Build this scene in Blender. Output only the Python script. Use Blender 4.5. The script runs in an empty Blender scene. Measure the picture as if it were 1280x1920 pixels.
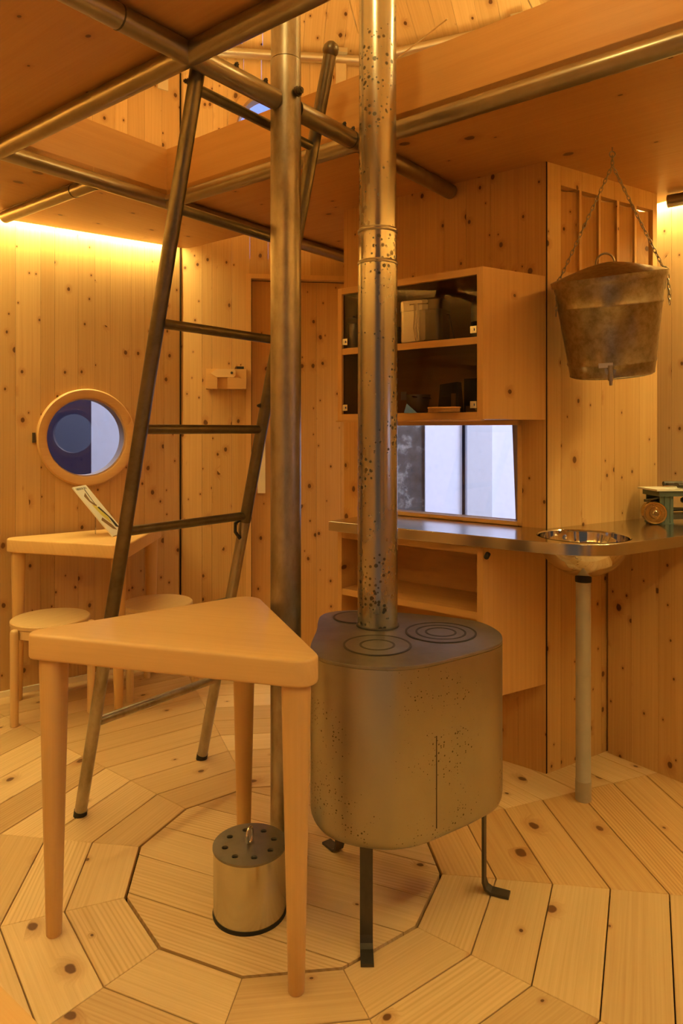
import bpy, bmesh, math, random
from mathutils import Vector, Matrix
random.seed(7)
PI = math.pi
R = math.radians
scene = bpy.context.scene
col = scene.collection

# ------------------------------------------------------------------ camera, world, exposure
CAM_H = 1.25
cam_data = bpy.data.cameras.new('camera')
cam = bpy.data.objects.new('camera', cam_data)
col.objects.link(cam)
cam.location = (0, 0, CAM_H)
cam.rotation_euler = (R(90), 0, 0)
cam_data.sensor_fit = 'HORIZONTAL'
cam_data.sensor_width = 36
cam_data.lens = 36 * 1330 / 1280
cam_data.shift_y = -155 / 1280
cam_data.clip_start = 0.01
scene.camera = cam

world = bpy.data.worlds.new('world')
scene.world = world
world.use_nodes = True
wb = world.node_tree.nodes['Background']
wb.inputs[0].default_value = (0.95, 0.80, 0.66, 1)
wb.inputs[1].default_value = 0.08

vs = scene.view_settings
vs.view_transform = 'Standard'
vs.look = 'None'
vs.gamma = 1
vs.exposure = -0.04
vs.use_curve_mapping = False

LED_DOWN = 150.0
LED_UP = 105.0
GLOBE = 84.0
WARM = (1.0, 0.785, 0.275)
HALL_W = 500.0


def hall_lamp(name, loc, size, power, rot=(0, 0, 0)):
    d = bpy.data.lights.new(name, 'AREA')
    d.shape = 'RECTANGLE'
    d.size, d.size_y = size
    d.energy = power
    d.color = (0.90, 0.92, 1.0)
    o = bpy.data.objects.new(name, d)
    col.objects.link(o)
    o.location = loc
    o.rotation_euler = rot
    return o


# the exhibition hall's ceiling lamps around the hut
hall_lamp('hall_lamp', (0.4, 6.2, 5.6), (5, 1.6), HALL_W * 0.68)
hall_lamp('hall_lamp', (-4.2, 4.6, 5.6), (1.6, 4), HALL_W * 0.5)
hall_lamp('hall_lamp', (4.2, 0.4, 5.6), (1.6, 4), HALL_W * 2.9)

# ------------------------------------------------------------------ plan of the hut (twelve-sided)
C = Vector((-0.1618, 2.060, 0))
TH0 = 141.71                     # one corner of the twelve-sided plan
AP = 1.86                        # apothem of the inner wall face
CR = AP / math.cos(R(15))
A0 = 51.71                       # direction of the loft's main tube
U = Vector((math.cos(R(A0)), math.sin(R(A0)), 0))
V = Vector((math.sin(R(A0)), -math.cos(R(A0)), 0))
CEIL = 2.222


def uv(u, v, z=0.0):
    p = C + U * u + V * v
    return Vector((p.x, p.y, z))


def to_uv(p):
    d = Vector((p[0], p[1], 0)) - C
    return d.dot(U), d.dot(V)


def px(x, y, Z):
    return Vector(((x - 640) / 1330 * Z, Z, CAM_H - (y - 805) / 1330 * Z))


def frame(origin, ang_dir):
    """local x along ang_dir (degrees), local y to its left, z up"""
    a = R(ang_dir)
    m = Matrix.Rotation(a, 4, 'Z')
    m.translation = Vector(origin)
    return m


def face_frame(phi, z=0.0, ap=AP):
    """wall face with outward normal phi: x to the right seen from inside, y outward"""
    n = Vector((math.cos(R(phi)), math.sin(R(phi)), 0))
    return frame(Vector((C.x, C.y, z)) + n * ap, phi - 90)


# ------------------------------------------------------------------ materials
MATS = {}


class NT:
    def __init__(self, name):
        self.m = bpy.data.materials.new(name)
        self.m.use_nodes = True
        self.t = self.m.node_tree
        self.bsdf = self.t.nodes['Principled BSDF']
        self.out = self.t.nodes['Material Output']

    def n(self, typ, **kw):
        nd = self.t.nodes.new(typ)
        for k, v in kw.items():
            setattr(nd, k, v)
        return nd

    def put(self, sock, val):
        if isinstance(val, bpy.types.NodeSocket):
            self.t.links.new(val, sock)
        else:
            sock.default_value = val

    def math(self, op, a, b=0.0, c=0.0):
        nd = self.n('ShaderNodeMath', operation=op)
        for i, v in enumerate((a, b, c)):
            self.put(nd.inputs[i], v)
        return nd.outputs[0]

    def comb(self, x, y, z):
        nd = self.n('ShaderNodeCombineXYZ')
        for i, v in enumerate((x, y, z)):
            self.put(nd.inputs[i], v)
        return nd.outputs[0]

    def noise(self, vec, scale=1.0, detail=2.0, rough=0.5, dim='3D'):
        nd = self.n('ShaderNodeTexNoise', noise_dimensions=dim)
        self.put(nd.inputs['Vector'], vec)
        nd.inputs['Scale'].default_value = scale
        nd.inputs['Detail'].default_value = detail
        nd.inputs['Roughness'].default_value = rough
        return nd.outputs[0]

    def voro(self, vec, scale, dim='2D', rnd=1.0):
        nd = self.n('ShaderNodeTexVoronoi', voronoi_dimensions=dim)
        self.put(nd.inputs['Vector'], vec)
        nd.inputs['Scale'].default_value = scale
        nd.inputs['Randomness'].default_value = rnd
        return nd.outputs['Distance'], nd.outputs['Color']

    def ramp(self, fac, stops):
        nd = self.n('ShaderNodeValToRGB')
        self.put(nd.inputs[0], fac)
        e = nd.color_ramp.elements
        while len(e) > 1:
            e.remove(e[-1])
        for i, (p, c) in enumerate(stops):
            if i == 0:
                e[0].position = p
                el = e[0]
            else:
                el = e.new(p)
            if not isinstance(c, (tuple, list)):
                c = (c, c, c)
            el.color = (c[0], c[1], c[2], 1)
        return nd.outputs[0]

    def rng(self, v, a, b, c=0.0, d=1.0):
        nd = self.n('ShaderNodeMapRange', interpolation_type='SMOOTHSTEP')
        self.put(nd.inputs[0], v)
        for i, q in enumerate((a, b, c, d)):
            self.put(nd.inputs[i + 1], q)
        return nd.outputs[0]

    def mix(self, fac, a, b, blend='MIX'):
        nd = self.n('ShaderNodeMix', data_type='RGBA', blend_type=blend)
        self.put(nd.inputs[0], fac)
        for s, v in ((nd.inputs[6], a), (nd.inputs[7], b)):
            if isinstance(v, (tuple, list)) and len(v) == 3:
                v = (*v, 1)
            self.put(s, v)
        return nd.outputs[2]

    def bump(self, h, strength=0.2, dist=0.002):
        nd = self.n('ShaderNodeBump')
        nd.inputs['Strength'].default_value = strength
        nd.inputs['Distance'].default_value = dist
        self.put(nd.inputs['Height'], h)
        return nd.outputs[0]


def wood(name, axis='Z', light=(.60, .375, .155), mid=(.45, .245, .08), knot=(.10, .036, .012),
         knots=0.72, kscale=10.5, ring=480.0, ringamt=0.5, tone=0.08, rough=0.42, ksize=1.0, drift=13.0, flame=0.35):
    t = NT(name)
    tc = t.n('ShaderNodeTexCoord').outputs['Object']
    sep = t.n('ShaderNodeSeparateXYZ')
    t.put(sep.inputs[0], tc)
    x, y, z = sep.outputs
    a, b, l = {'Z': (x, y, z), 'X': (y, z, x), 'Y': (x, z, y)}[axis]
    rnd = t.n('ShaderNodeObjectInfo').outputs['Random']
    a = t.math('ADD', a, t.math('MULTIPLY', rnd, 37.3))
    l = t.math('ADD', l, t.math('MULTIPLY', rnd, 91.7))
    ab = t.math('ADD', a, t.math('MULTIPLY', b, 0.35))
    flat = t.comb(ab, l, 0.0)
    # knots
    wob = t.noise(t.comb(t.math('MULTIPLY', ab, 30), t.math('MULTIPLY', l, 30), b), 1.0, 2)
    d1, c1 = t.voro(t.comb(ab, t.math('MULTIPLY', l, 0.72), 0.0), kscale)
    s1 = t.n('ShaderNodeSeparateColor')
    t.put(s1.inputs[0], c1)
    cl = t.noise(t.comb(t.math('MULTIPLY', ab, 3.1), t.math('MULTIPLY', l, 2.3), 0.0), 1.0, 2)
    has = t.math('LESS_THAN', s1.outputs[0], t.math('MULTIPLY', t.rng(cl, 0.30, 0.62), 1.45 * knots))
    rad = t.math('MULTIPLY_ADD', t.math('POWER', s1.outputs[1], 2.0), 0.085 * ksize, 0.030 * ksize)
    dd = t.math('ADD', t.math('DIVIDE', d1, rad), t.math('MULTIPLY_ADD', wob, 1.0, -0.5))
    core = t.math('MULTIPLY', t.rng(dd, 0.75, 1.15, 1.0, 0.0), has)
    halo = t.math('MULTIPLY', t.rng(dd, 0.8, 3.6, 1.0, 0.0), has)
    # growth rings, drifting along the grain and pushed aside by the knots
    dr = t.noise(t.comb(t.math('MULTIPLY', ab, 5), b, t.math('MULTIPLY', l, 0.9)), 1.0, 2)
    ph = t.math('ADD', t.math('MULTIPLY', ab, ring), t.math('MULTIPLY', dr, drift))
    ph = t.math('ADD', ph, t.math('MULTIPLY', halo, 9.0))
    rg = t.math('MULTIPLY_ADD', t.math('SINE', ph), 0.5, 0.5)
    rg = t.math('POWER', rg, 2.0)
    # irregular streaks; only some boards show flamed growth rings
    wr = t.math('ADD', t.math('MULTIPLY', ab, ring * 0.22), t.math('MULTIPLY', t.math('ADD', dr, halo), drift * 0.20))
    stk = t.noise(t.comb(wr, t.math('MULTIPLY', b, 8), t.math('MULTIPLY', l, 1.1)), 1.0, 4, 0.62)
    stk = t.rng(stk, 0.34, 0.72)
    pick = t.rng(t.math('FRACT', t.math('MULTIPLY', rnd, 7.13)), 0.5, 0.95, 0.06, flame)
    rg = t.math('ADD', t.math('MULTIPLY', rg, pick), t.math('MULTIPLY', stk, 0.8))
    fine = t.noise(t.comb(t.math('MULTIPLY', ab, 260), t.math('MULTIPLY', b, 260), t.math('MULTIPLY', l, 5)), 1.0, 3)
    g = t.math('MULTIPLY_ADD', rg, ringamt, t.math('MULTIPLY_ADD', fine, 0.5, -0.2))
    g = t.math('MINIMUM', t.math('MAXIMUM', g, 0.0), 1.0)
    c = t.mix(g, light, mid)
    big = t.noise(t.comb(t.math('MULTIPLY', ab, 5), b, t.math('MULTIPLY', l, 1.3)), 1.0, 2)
    tn = t.math('ADD', t.math('MULTIPLY_ADD', rnd, 2 * tone, 1 - tone), t.math('MULTIPLY_ADD', big, 0.24, -0.12))
    c = t.mix(1.0, c, t.comb(tn, t.math('POWER', tn, 1.25), t.math('POWER', tn, 1.6)), 'MULTIPLY')
    c = t.mix(t.math('MULTIPLY', halo, 0.42), c, (.33, .13, .035))
    c = t.mix(t.math('MULTIPLY', core, 0.92), c, knot)
    t.put(t.bsdf.inputs['Base Color'], c)
    t.put(t.bsdf.inputs['Roughness'], t.math('MULTIPLY_ADD', g, 0.12, rough))
    t.bsdf.inputs['Specular IOR Level'].default_value = 0.35
    t.put(t.bsdf.inputs['Normal'], t.bump(g, 0.12, 0.001))
    MATS[name] = t.m
    return t.m


wood('wall_wood', 'Z')
wood('wall_wood_amber', 'Z', light=(.60, .345, .125), mid=(.45, .225, .068), knots=0.66)
wood('pale_wall_wood', 'Z', light=(.70, .47, .22), mid=(.55, .33, .13))
wood('floor_wood', 'X', light=(.70, .485, .25), mid=(.50, .30, .125), knots=0.34, kscale=7.0, ring=560, ringamt=0.5, drift=26.0, flame=.9, rough=0.36, tone=0.17, ksize=.8)
wood('floor_wood_sheen_tint', 'X', light=(.62, .385, .165), mid=(.43, .225, .075), knots=0.36, kscale=7.0, ring=520, ringamt=0.62, drift=30.0, flame=1.1, rough=0.36, tone=0.10)  # darker amber tone paints the grain-direction sheen of one floor sector into the wood
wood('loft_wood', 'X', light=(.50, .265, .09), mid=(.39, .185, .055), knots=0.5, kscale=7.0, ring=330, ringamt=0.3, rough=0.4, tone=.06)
wood('board_wood', 'X', light=(.66, .395, .155), mid=(.53, .285, .10), knots=0.18, kscale=7, ring=420, ringamt=0.4, rough=0.38, tone=.06)
wood('board_wood_upright', 'Z', light=(.66, .395, .155), mid=(.53, .285, .10), knots=0.14, kscale=7, ring=420, ringamt=0.4, rough=0.4, tone=.06)
wood('table_wood', 'X', light=(.72, .46, .19), mid=(.61, .355, .13), knots=0.0, kscale=6, ring=420, ringamt=0.35, rough=0.36, tone=.05)
wood('leg_wood', 'Z', light=(.66, .41, .165), mid=(.56, .315, .11), knots=0.0, ring=420, ringamt=0.3, rough=0.36, tone=.05)
wood('stool_wood', 'X', light=(.70, .48, .235), mid=(.58, .36, .15), knots=0.03, ring=500, ringamt=0.3, rough=0.4, tone=.05)
wood('stool_leg_wood', 'Z', light=(.70, .47, .225), mid=(.58, .35, .145), knots=0.0, ring=500, ringamt=0.3, rough=0.4, tone=.05)


def metal(name, base=(.40, .385, .35), dark=(.13, .115, .095), rough=0.36, patch=5.0, patchamt=0.5,
          spots=0.0, spotscale=60.0, metallic=1.0, streak=True, dents=0.05):
    t = NT(name)
    tc = t.n('ShaderNodeTexCoord').outputs['Object']
    rnd = t.n('ShaderNodeObjectInfo').outputs['Random']
    sep = t.n('ShaderNodeSeparateXYZ')
    t.put(sep.inputs[0], tc)
    x, y, z = sep.outputs
    off = t.math('MULTIPLY', rnd, 40)
    zz = t.math('MULTIPLY', z, 0.45 if streak else 1.0)
    v = t.comb(t.math('ADD', x, off), y, zz)
    n1 = t.noise(v, patch, 5, 0.62)
    n2 = t.noise(v, patch * 7, 3, 0.6)
    f = t.math('ADD', t.math('MULTIPLY', t.rng(n1, 0.32, 0.78), patchamt), t.math('MULTIPLY', t.rng(n2, 0.40, 0.85), patchamt * 0.22))
    c = t.mix(f, base, dark)
    rr = t.math('MULTIPLY_ADD', f, 0.08, rough)
    if spots > 0:
        d, cc = t.voro(t.comb(t.math('ADD', x, off), y, z), spotscale, '3D')
        s = t.n('ShaderNodeSeparateColor')
        t.put(s.inputs[0], cc)
        clump = t.noise(tc, 7, 2)
        thr = t.math('MULTIPLY', s.outputs[0], t.rng(clump, 0.36, 0.64, 0.0, 0.42 * spots))
        sp = t.rng(d, t.math('MULTIPLY', thr, 0.7), thr, 1.0, 0.0)
        sp = t.math('MULTIPLY', sp, t.math('GREATER_THAN', thr, 0.06))
        c = t.mix(t.math('MULTIPLY', sp, 0.8), c, (.06, .05, .035))
        rr = t.math('MULTIPLY_ADD', sp, 0.12, rr)
    t.put(t.bsdf.inputs['Base Color'], c)
    t.bsdf.inputs['Metallic'].default_value = metallic
    t.put(t.bsdf.inputs['Roughness'], rr)
    t.put(t.bsdf.inputs['Normal'], t.bump(n1, dents, 0.01))
    MATS[name] = t.m
    return t.m


metal('pole_steel', base=(.46, .425, .365), dark=(.20, .165, .12), rough=.37, patch=11, patchamt=.75, dents=0)
metal('flue_steel', base=(.50, .47, .415), dark=(.33, .295, .24), rough=.25, patch=6, patchamt=.4, spots=1.6, spotscale=80, dents=0)
metal('flue_steel_plain', base=(.44, .41, .36), dark=(.26, .23, .18), rough=.30, patch=7, patchamt=.4, dents=0)
metal('tube_steel', base=(.37, .33, .27), dark=(.22, .185, .14), rough=.30, patch=5, patchamt=.5, streak=False, dents=0)
metal('ladder_steel', base=(.20, .175, .135), dark=(.08, .065, .045), rough=.38, patch=14, patchamt=.5, streak=False, dents=0)
metal('stove_steel', base=(.40, .38, .325), dark=(.25, .225, .18), rough=.36, patch=2.6, patchamt=.4, spots=1.0, spotscale=135, dents=0)
metal('stove_top_iron', base=(.30, .28, .25), dark=(.16, .145, .125), rough=.44, patch=6, patchamt=.5, streak=False, dents=0)
metal('dark_iron', base=(.11, .10, .09), dark=(.045, .04, .035), rough=.5, patch=14, patchamt=.5, metallic=.85)
metal('pail_zinc', base=(.36, .32, .26), dark=(.20, .165, .12), rough=.30, patch=48, patchamt=.9, streak=False, dents=0)
metal('bucket_tin', base=(.62, .59, .50), dark=(.36, .33, .26), rough=.22, patch=5, patchamt=.3, dents=.02)
metal('lid_iron', base=(.27, .25, .22), dark=(.14, .12, .10), rough=.42, patch=9, patchamt=.5, streak=False)
metal('stainless', base=(.56, .545, .52), dark=(.42, .40, .37), rough=.17, patch=4, patchamt=.3, streak=False, dents=.01)
metal('polished_steel', base=(.66, .64, .61), dark=(.55, .52, .48), rough=.07, patch=4, patchamt=.2, streak=False, dents=.0)
metal('chrome', base=(.72, .71, .69), dark=(.5, .48, .45), rough=.12, patch=8, patchamt=.2, streak=False, dents=0)
metal('brass', base=(.62, .40, .15), dark=(.38, .23, .08), rough=.25, patch=14, patchamt=.5, streak=False)
metal('chain_steel', base=(.34, .30, .25), dark=(.18, .15, .11), rough=.35, patch=30, patchamt=.4, streak=False)
metal('aluminium', base=(.74, .71, .64), dark=(.52, .48, .42), rough=.38, patch=9, patchamt=.4, streak=False)
metal('green_enamel', base=(.095, .14, .13), dark=(.05, .07, .065), rough=.38, patch=16, patchamt=.4, metallic=0.1, streak=False)


def plain(name, c, rough=0.5, spec=0.4, metallic=0.0, var=0.06, scale=18):
    t = NT(name)
    tc = t.n('ShaderNodeTexCoord').outputs['Object']
    n1 = t.noise(tc, scale, 3)
    f = t.math('MULTIPLY_ADD', n1, 2 * var, 1 - var)
    t.put(t.bsdf.inputs['Base Color'], t.mix(1.0, c, t.comb(f, f, f), 'MULTIPLY'))
    t.bsdf.inputs['Roughness'].default_value = rough
    t.bsdf.inputs['Specular IOR Level'].default_value = spec
    t.bsdf.inputs['Metallic'].default_value = metallic
    MATS[name] = t.m
    return t.m


plain('black_rubber', (.012, .012, .012), .5)
plain('dark_gap', (.02, .012, .006), .9, .1)
plain('subfloor', (.035, .018, .008), .9, .1)
plain('pedestal_grey', (.42, .385, .32), .4, .4, .25, .12)
plain('white_plate', (.70, .66, .58), .4)
plain('baseboard_pale', (.78, .66, .46), .5)
plain('paper', (.74, .70, .60), .6)
plain('yellow_ink', (.62, .52, .10), .6)
plain('brown_ink', (.22, .12, .045), .6)
plain('black_ink', (.03, .028, .025), .6)
plain('blue_paper', (.10, .26, .85), .5)
plain('dark_leather', (.025, .02, .016), .5)
plain('woven', (.36, .20, .085), .7, .2, 0, .3, 90)
plain('hall_white', (.62, .645, .84), .6)
plain('hall_grey', (.46, .48, .60), .6)
plain('hall_navy', (.012, .018, .062), .5)
plain('hall_blue', (.14, .22, .60), .5)
plain('hall_floor', (.16, .11, .07), .6)
plain('led_channel', (.6, .6, .6), .4)
plain('outer_reveal', (.46, .34, .30), .6)

# photograph of rocks outside the kitchen window
t = NT('rock_print')
tc = t.n('ShaderNodeTexCoord').outputs['Object']
n1 = t.noise(tc, 2.6, 8, .68)
c = t.ramp(n1, [(.40, (.012, .012, .016)), (.54, (.05, .05, .06)), (.64, (.30, .29, .30)), (.75, (.5, .48, .47))])
t.put(t.bsdf.inputs['Base Color'], c)
t.bsdf.inputs['Roughness'].default_value = .5
MATS['rock_print'] = t.m

# window glass, and the smoky acrylic of the cabinet fronts
for gname, gtint in (('glass', (.94, .96, .98, 1)), ('smoky_glass', (.70, .68, .66, 1))):
  t = NT(gname)
  gl = t.n('ShaderNodeBsdfGlossy')
  gl.inputs['Roughness'].default_value = 0.0
  tr = t.n('ShaderNodeBsdfTransparent')
  tr.inputs[0].default_value = gtint
  fr = t.n('ShaderNodeFresnel')
  fr.inputs[0].default_value = 1.55 if gname == 'glass' else 1.27
  ms = t.n('ShaderNodeMixShader')
  t.t.links.new(fr.outputs[0], ms.inputs[0])
  t.t.links.new(tr.outputs[0], ms.inputs[1])
  t.t.links.new(gl.outputs[0], ms.inputs[2])
  t.t.links.new(ms.outputs[0], t.out.inputs[0])
  MATS[gname] = t.m


def emitter(name, color, strength):
    t = NT(name)
    e = t.n('ShaderNodeEmission')
    e.inputs[0].default_value = (*color, 1)
    e.inputs[1].default_value = strength
    t.t.links.new(e.outputs[0], t.out.inputs[0])
    MATS[name] = t.m


emitter('led_down', WARM, LED_DOWN)
emitter('led_up', WARM, LED_UP)
emitter('globe_glow', WARM, GLOBE)


# ------------------------------------------------------------------ object helpers
def world_m(o):
    m = o.matrix_basis.copy()
    while o.parent:
        o = o.parent
        m = o.matrix_basis @ m
    return m


def tag(o, label=None, cat=None, group=None, kind=None):
    if label:
        o['label'] = label
    if cat:
        o['category'] = cat
    if group:
        o['group'] = group
    if kind:
        o['kind'] = kind
    return o


def root(name, M=None, label=None, cat=None, group=None, kind=None):
    o = bpy.data.objects.new(name, None)
    o.empty_display_size = 0.05
    col.objects.link(o)
    if M is not None:
        o.matrix_basis = M if isinstance(M, Matrix) else Matrix.Translation(Vector(M))
    return tag(o, label, cat, group, kind)


def mesh_obj(name, me, mat, parent=None, M=None, keep_mats=False):
    if mat is not None and not len(me.materials):
        me.materials.append(MATS[mat])
    o = bpy.data.objects.new(name, me)
    col.objects.link(o)
    if parent is not None:
        o.parent = parent
        pw = world_m(parent)
        o.matrix_basis = (pw.inverted() @ M) if M is not None else Matrix.Identity(4)
    elif M is not None:
        o.matrix_basis = M
    return o


class MB:
    def __init__(self):
        self.v, self.f, self.s = [], [], []

    def add(self, verts, faces, smooth=False):
        k = len(self.v)
        self.v += [Vector(q) for q in verts]
        self.f += [tuple(i + k for i in f) for f in faces]
        self.s += [smooth] * len(faces)
        return self

    def box(self, lo, hi, M=None):
        x0, y0, z0 = lo
        x1, y1, z1 = hi
        vs_ = [Vector(p) for p in ((x0, y0, z0), (x1, y0, z0), (x1, y1, z0), (x0, y1, z0), (x0, y0, z1), (x1, y0, z1), (x1, y1, z1), (x0, y1, z1))]
        if M is not None:
            vs_ = [M @ q for q in vs_]
        return self.add(vs_, [(0, 3, 2, 1), (4, 5, 6, 7), (0, 1, 5, 4), (1, 2, 6, 5), (2, 3, 7, 6), (3, 0, 4, 7)])

    def prism(self, pts, z0, z1, M=None):
        n = len(pts)
        area = sum(pts[i][0] * pts[(i + 1) % n][1] - pts[(i + 1) % n][0] * pts[i][1] for i in range(n))
        if area < 0:
            pts = pts[::-1]
        vs_ = [Vector((p[0], p[1], z0)) for p in pts] + [Vector((p[0], p[1], z1)) for p in pts]
        if M is not None:
            vs_ = [M @ q for q in vs_]
        fs = [tuple(range(n - 1, -1, -1)), tuple(range(n, 2 * n))]
        fs += [(i, (i + 1) % n, n + (i + 1) % n, n + i) for i in range(n)]
        return self.add(vs_, fs)

    def loops(self, rings, cap0=True, cap1=True, smooth=True):
        """rings: list of equally long closed loops of points"""
        n = len(rings[0])
        vs_ = [p for r_ in rings for p in r_]
        fs = []
        for j in range(len(rings) - 1):
            for i in range(n):
                k = (i + 1) % n
                fs.append((j * n + i, j * n + k, (j + 1) * n + k, (j + 1) * n + i))
        self.add(vs_, fs, smooth)
        k = len(self.v) - len(vs_)
        if cap0:
            self.f.append(tuple(k + i for i in range(n - 1, -1, -1)))
            self.s.append(False)
        if cap1:
            b = k + (len(rings) - 1) * n
            self.f.append(tuple(b + i for i in range(n)))
            self.s.append(False)
        return self

    def tube(self, path, rad, seg=16, cap=True, closed=False):
        path = [Vector(p) for p in path]
        n = len(path)
        rads = rad if isinstance(rad, (list, tuple)) else [rad] * n
        rings = []
        prev = None
        for i, p in enumerate(path):
            if closed:
                d = (path[(i + 1) % n] - path[i - 1]).normalized()
            elif i == 0:
                d = (path[1] - p).normalized()
            elif i == n - 1:
                d = (p - path[i - 1]).normalized()
            else:
                d = ((path[i + 1] - p).normalized() + (p - path[i - 1]).normalized()).normalized()
            if prev is None:
                h = Vector((0, 0, 1)) if abs(d.z) < 0.9 else Vector((1, 0, 0))
                a = d.cross(h).normalized()
            else:
                a = (prev - d * prev.dot(d)).normalized()
            b = d.cross(a)
            prev = a
            rings.append([p + (a * math.cos(2 * PI * k / seg) + b * math.sin(2 * PI * k / seg)) * rads[i] for k in range(seg)])
        if closed:
            rings.append(rings[0])
            return self.loops(rings, False, False)
        return self.loops(rings, cap, cap)

    def lathe(self, prof, seg=32, M=None, cap0=True, cap1=True):
        rings = []
        for r_, z in prof:
            rg = [Vector((r_ * math.cos(2 * PI * k / seg), r_ * math.sin(2 * PI * k / seg), z)) for k in range(seg)]
            if M is not None:
                rg = [M @ q for q in rg]
            rings.append(rg)
        return self.loops(rings, cap0, cap1)

    def round_prism(self, outline, z0, z1, rb=0.0, rt=0.0, seg=4):
        """outline (ccw) extruded with rounded bottom and top edges"""
        n = len(outline)
        P = [Vector((p[0], p[1], 0)) for p in outline]
        N = []
        for i in range(n):
            d = P[(i + 1) % n] - P[i - 1]
            N.append(Vector((d.y, -d.x, 0)).normalized())
        rings = []

        def ring(inset, z):
            rings.append([Vector((P[i].x - N[i].x * inset, P[i].y - N[i].y * inset, z)) for i in range(n)])
        if rb > 0:
            for k in range(seg + 1):
                a = k / seg * PI / 2
                ring(rb * (1 - math.sin(a)), z0 + rb * (1 - math.cos(a)))
        else:
            ring(0, z0)
        if rt > 0:
            for k in range(seg + 1):
                a = k / seg * PI / 2
                ring(rt * (1 - math.cos(a)), z1 - rt + rt * math.sin(a))
        else:
            ring(0, z1)
        return self.loops(rings)

    def mesh(self, name):
        me = bpy.data.meshes.new(name)
        me.from_pydata([tuple(p) for p in self.v], [], self.f)
        me.polygons.foreach_set('use_smooth', self.s)
        me.update()
        if any(self.s):
            try:
                me.set_sharp_from_angle(angle=R(38))
            except Exception:
                pass
        return me

    def build(self, name, mat, parent=None, M=None):
        """vertices are in the frame M (world when M is None)"""
        if M is None:
            M = Matrix.Identity(4)
        return mesh_obj(name, self.mesh(name), mat, parent, M)


def build_w(mb, name, mat, parent=None, origin=None):
    """vertices given in world space; the object's origin is moved to `origin`"""
    if origin is None:
        origin = world_m(parent).translation if parent is not None else Vector((0, 0, 0))
    o = Vector(origin)
    mb.v = [p - o for p in mb.v]
    return mb.build(name, mat, parent, Matrix.Translation(o))


def beam(name, mat, parent, a, b, w, h, up=Vector((0, 0, 1))):
    """a board from a to b: local x along it, w wide (local y), h high (local z)"""
    a, b = Vector(a), Vector(b)
    d = (b - a)
    L = d.length
    d.normalize()
    s = up.cross(d).normalized()
    t_ = d.cross(s)
    M = Matrix((d, s, t_)).transposed().to_4x4()
    M.translation = (a + b) / 2
    return MB().box((-L / 2, -w / 2, -h / 2), (L / 2, w / 2, h / 2)).build(name, mat, parent, M)


def fillet(pts, rad, seg=6):
    out = []
    n = len(pts)
    for i in range(n):
        p0, p1, p2 = (Vector((*pts[j % n][:2], 0)) for j in (i - 1, i, i + 1))
        r_ = rad[i] if isinstance(rad, (list, tuple)) else rad
        if r_ <= 0:
            out.append((p1.x, p1.y))
            continue
        a = (p0 - p1).normalized()
        b = (p2 - p1).normalized()
        half = a.angle(b) / 2
        t_ = r_ / math.tan(half)
        cc = p1 + (a + b).normalized() * (r_ / math.sin(half))
        s, e = p1 + a * t_ - cc, p1 + b * t_ - cc
        a0 = math.atan2(s.y, s.x)
        da = math.atan2(e.y, e.x) - a0
        while da > PI:
            da -= 2 * PI
        while da < -PI:
            da += 2 * PI
        for k in range(seg + 1):
            q = a0 + da * k / seg
            out.append((cc.x + r_ * math.cos(q), cc.y + r_ * math.sin(q)))
    return out


def smooth_loop(pts, sub=5):
    n = len(pts)
    out = []
    for i in range(n):
        p0, p1, p2, p3 = (Vector((*pts[(i + k) % n][:2], 0)) for k in (-1, 0, 1, 2))
        for s in range(sub):
            t_ = s / sub
            q = 0.5 * ((2 * p1) + (p2 - p0) * t_ + (2 * p0 - 5 * p1 + 4 * p2 - p3) * t_ ** 2 + (3 * p1 - p0 - 3 * p2 + p3) * t_ ** 3)
            out.append((q.x, q.y))
    return out


def ccw(pts):
    n = len(pts)
    ar = sum(pts[i][0] * pts[(i + 1) % n][1] - pts[(i + 1) % n][0] * pts[i][1] for i in range(n))
    return pts if ar > 0 else pts[::-1]


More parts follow.
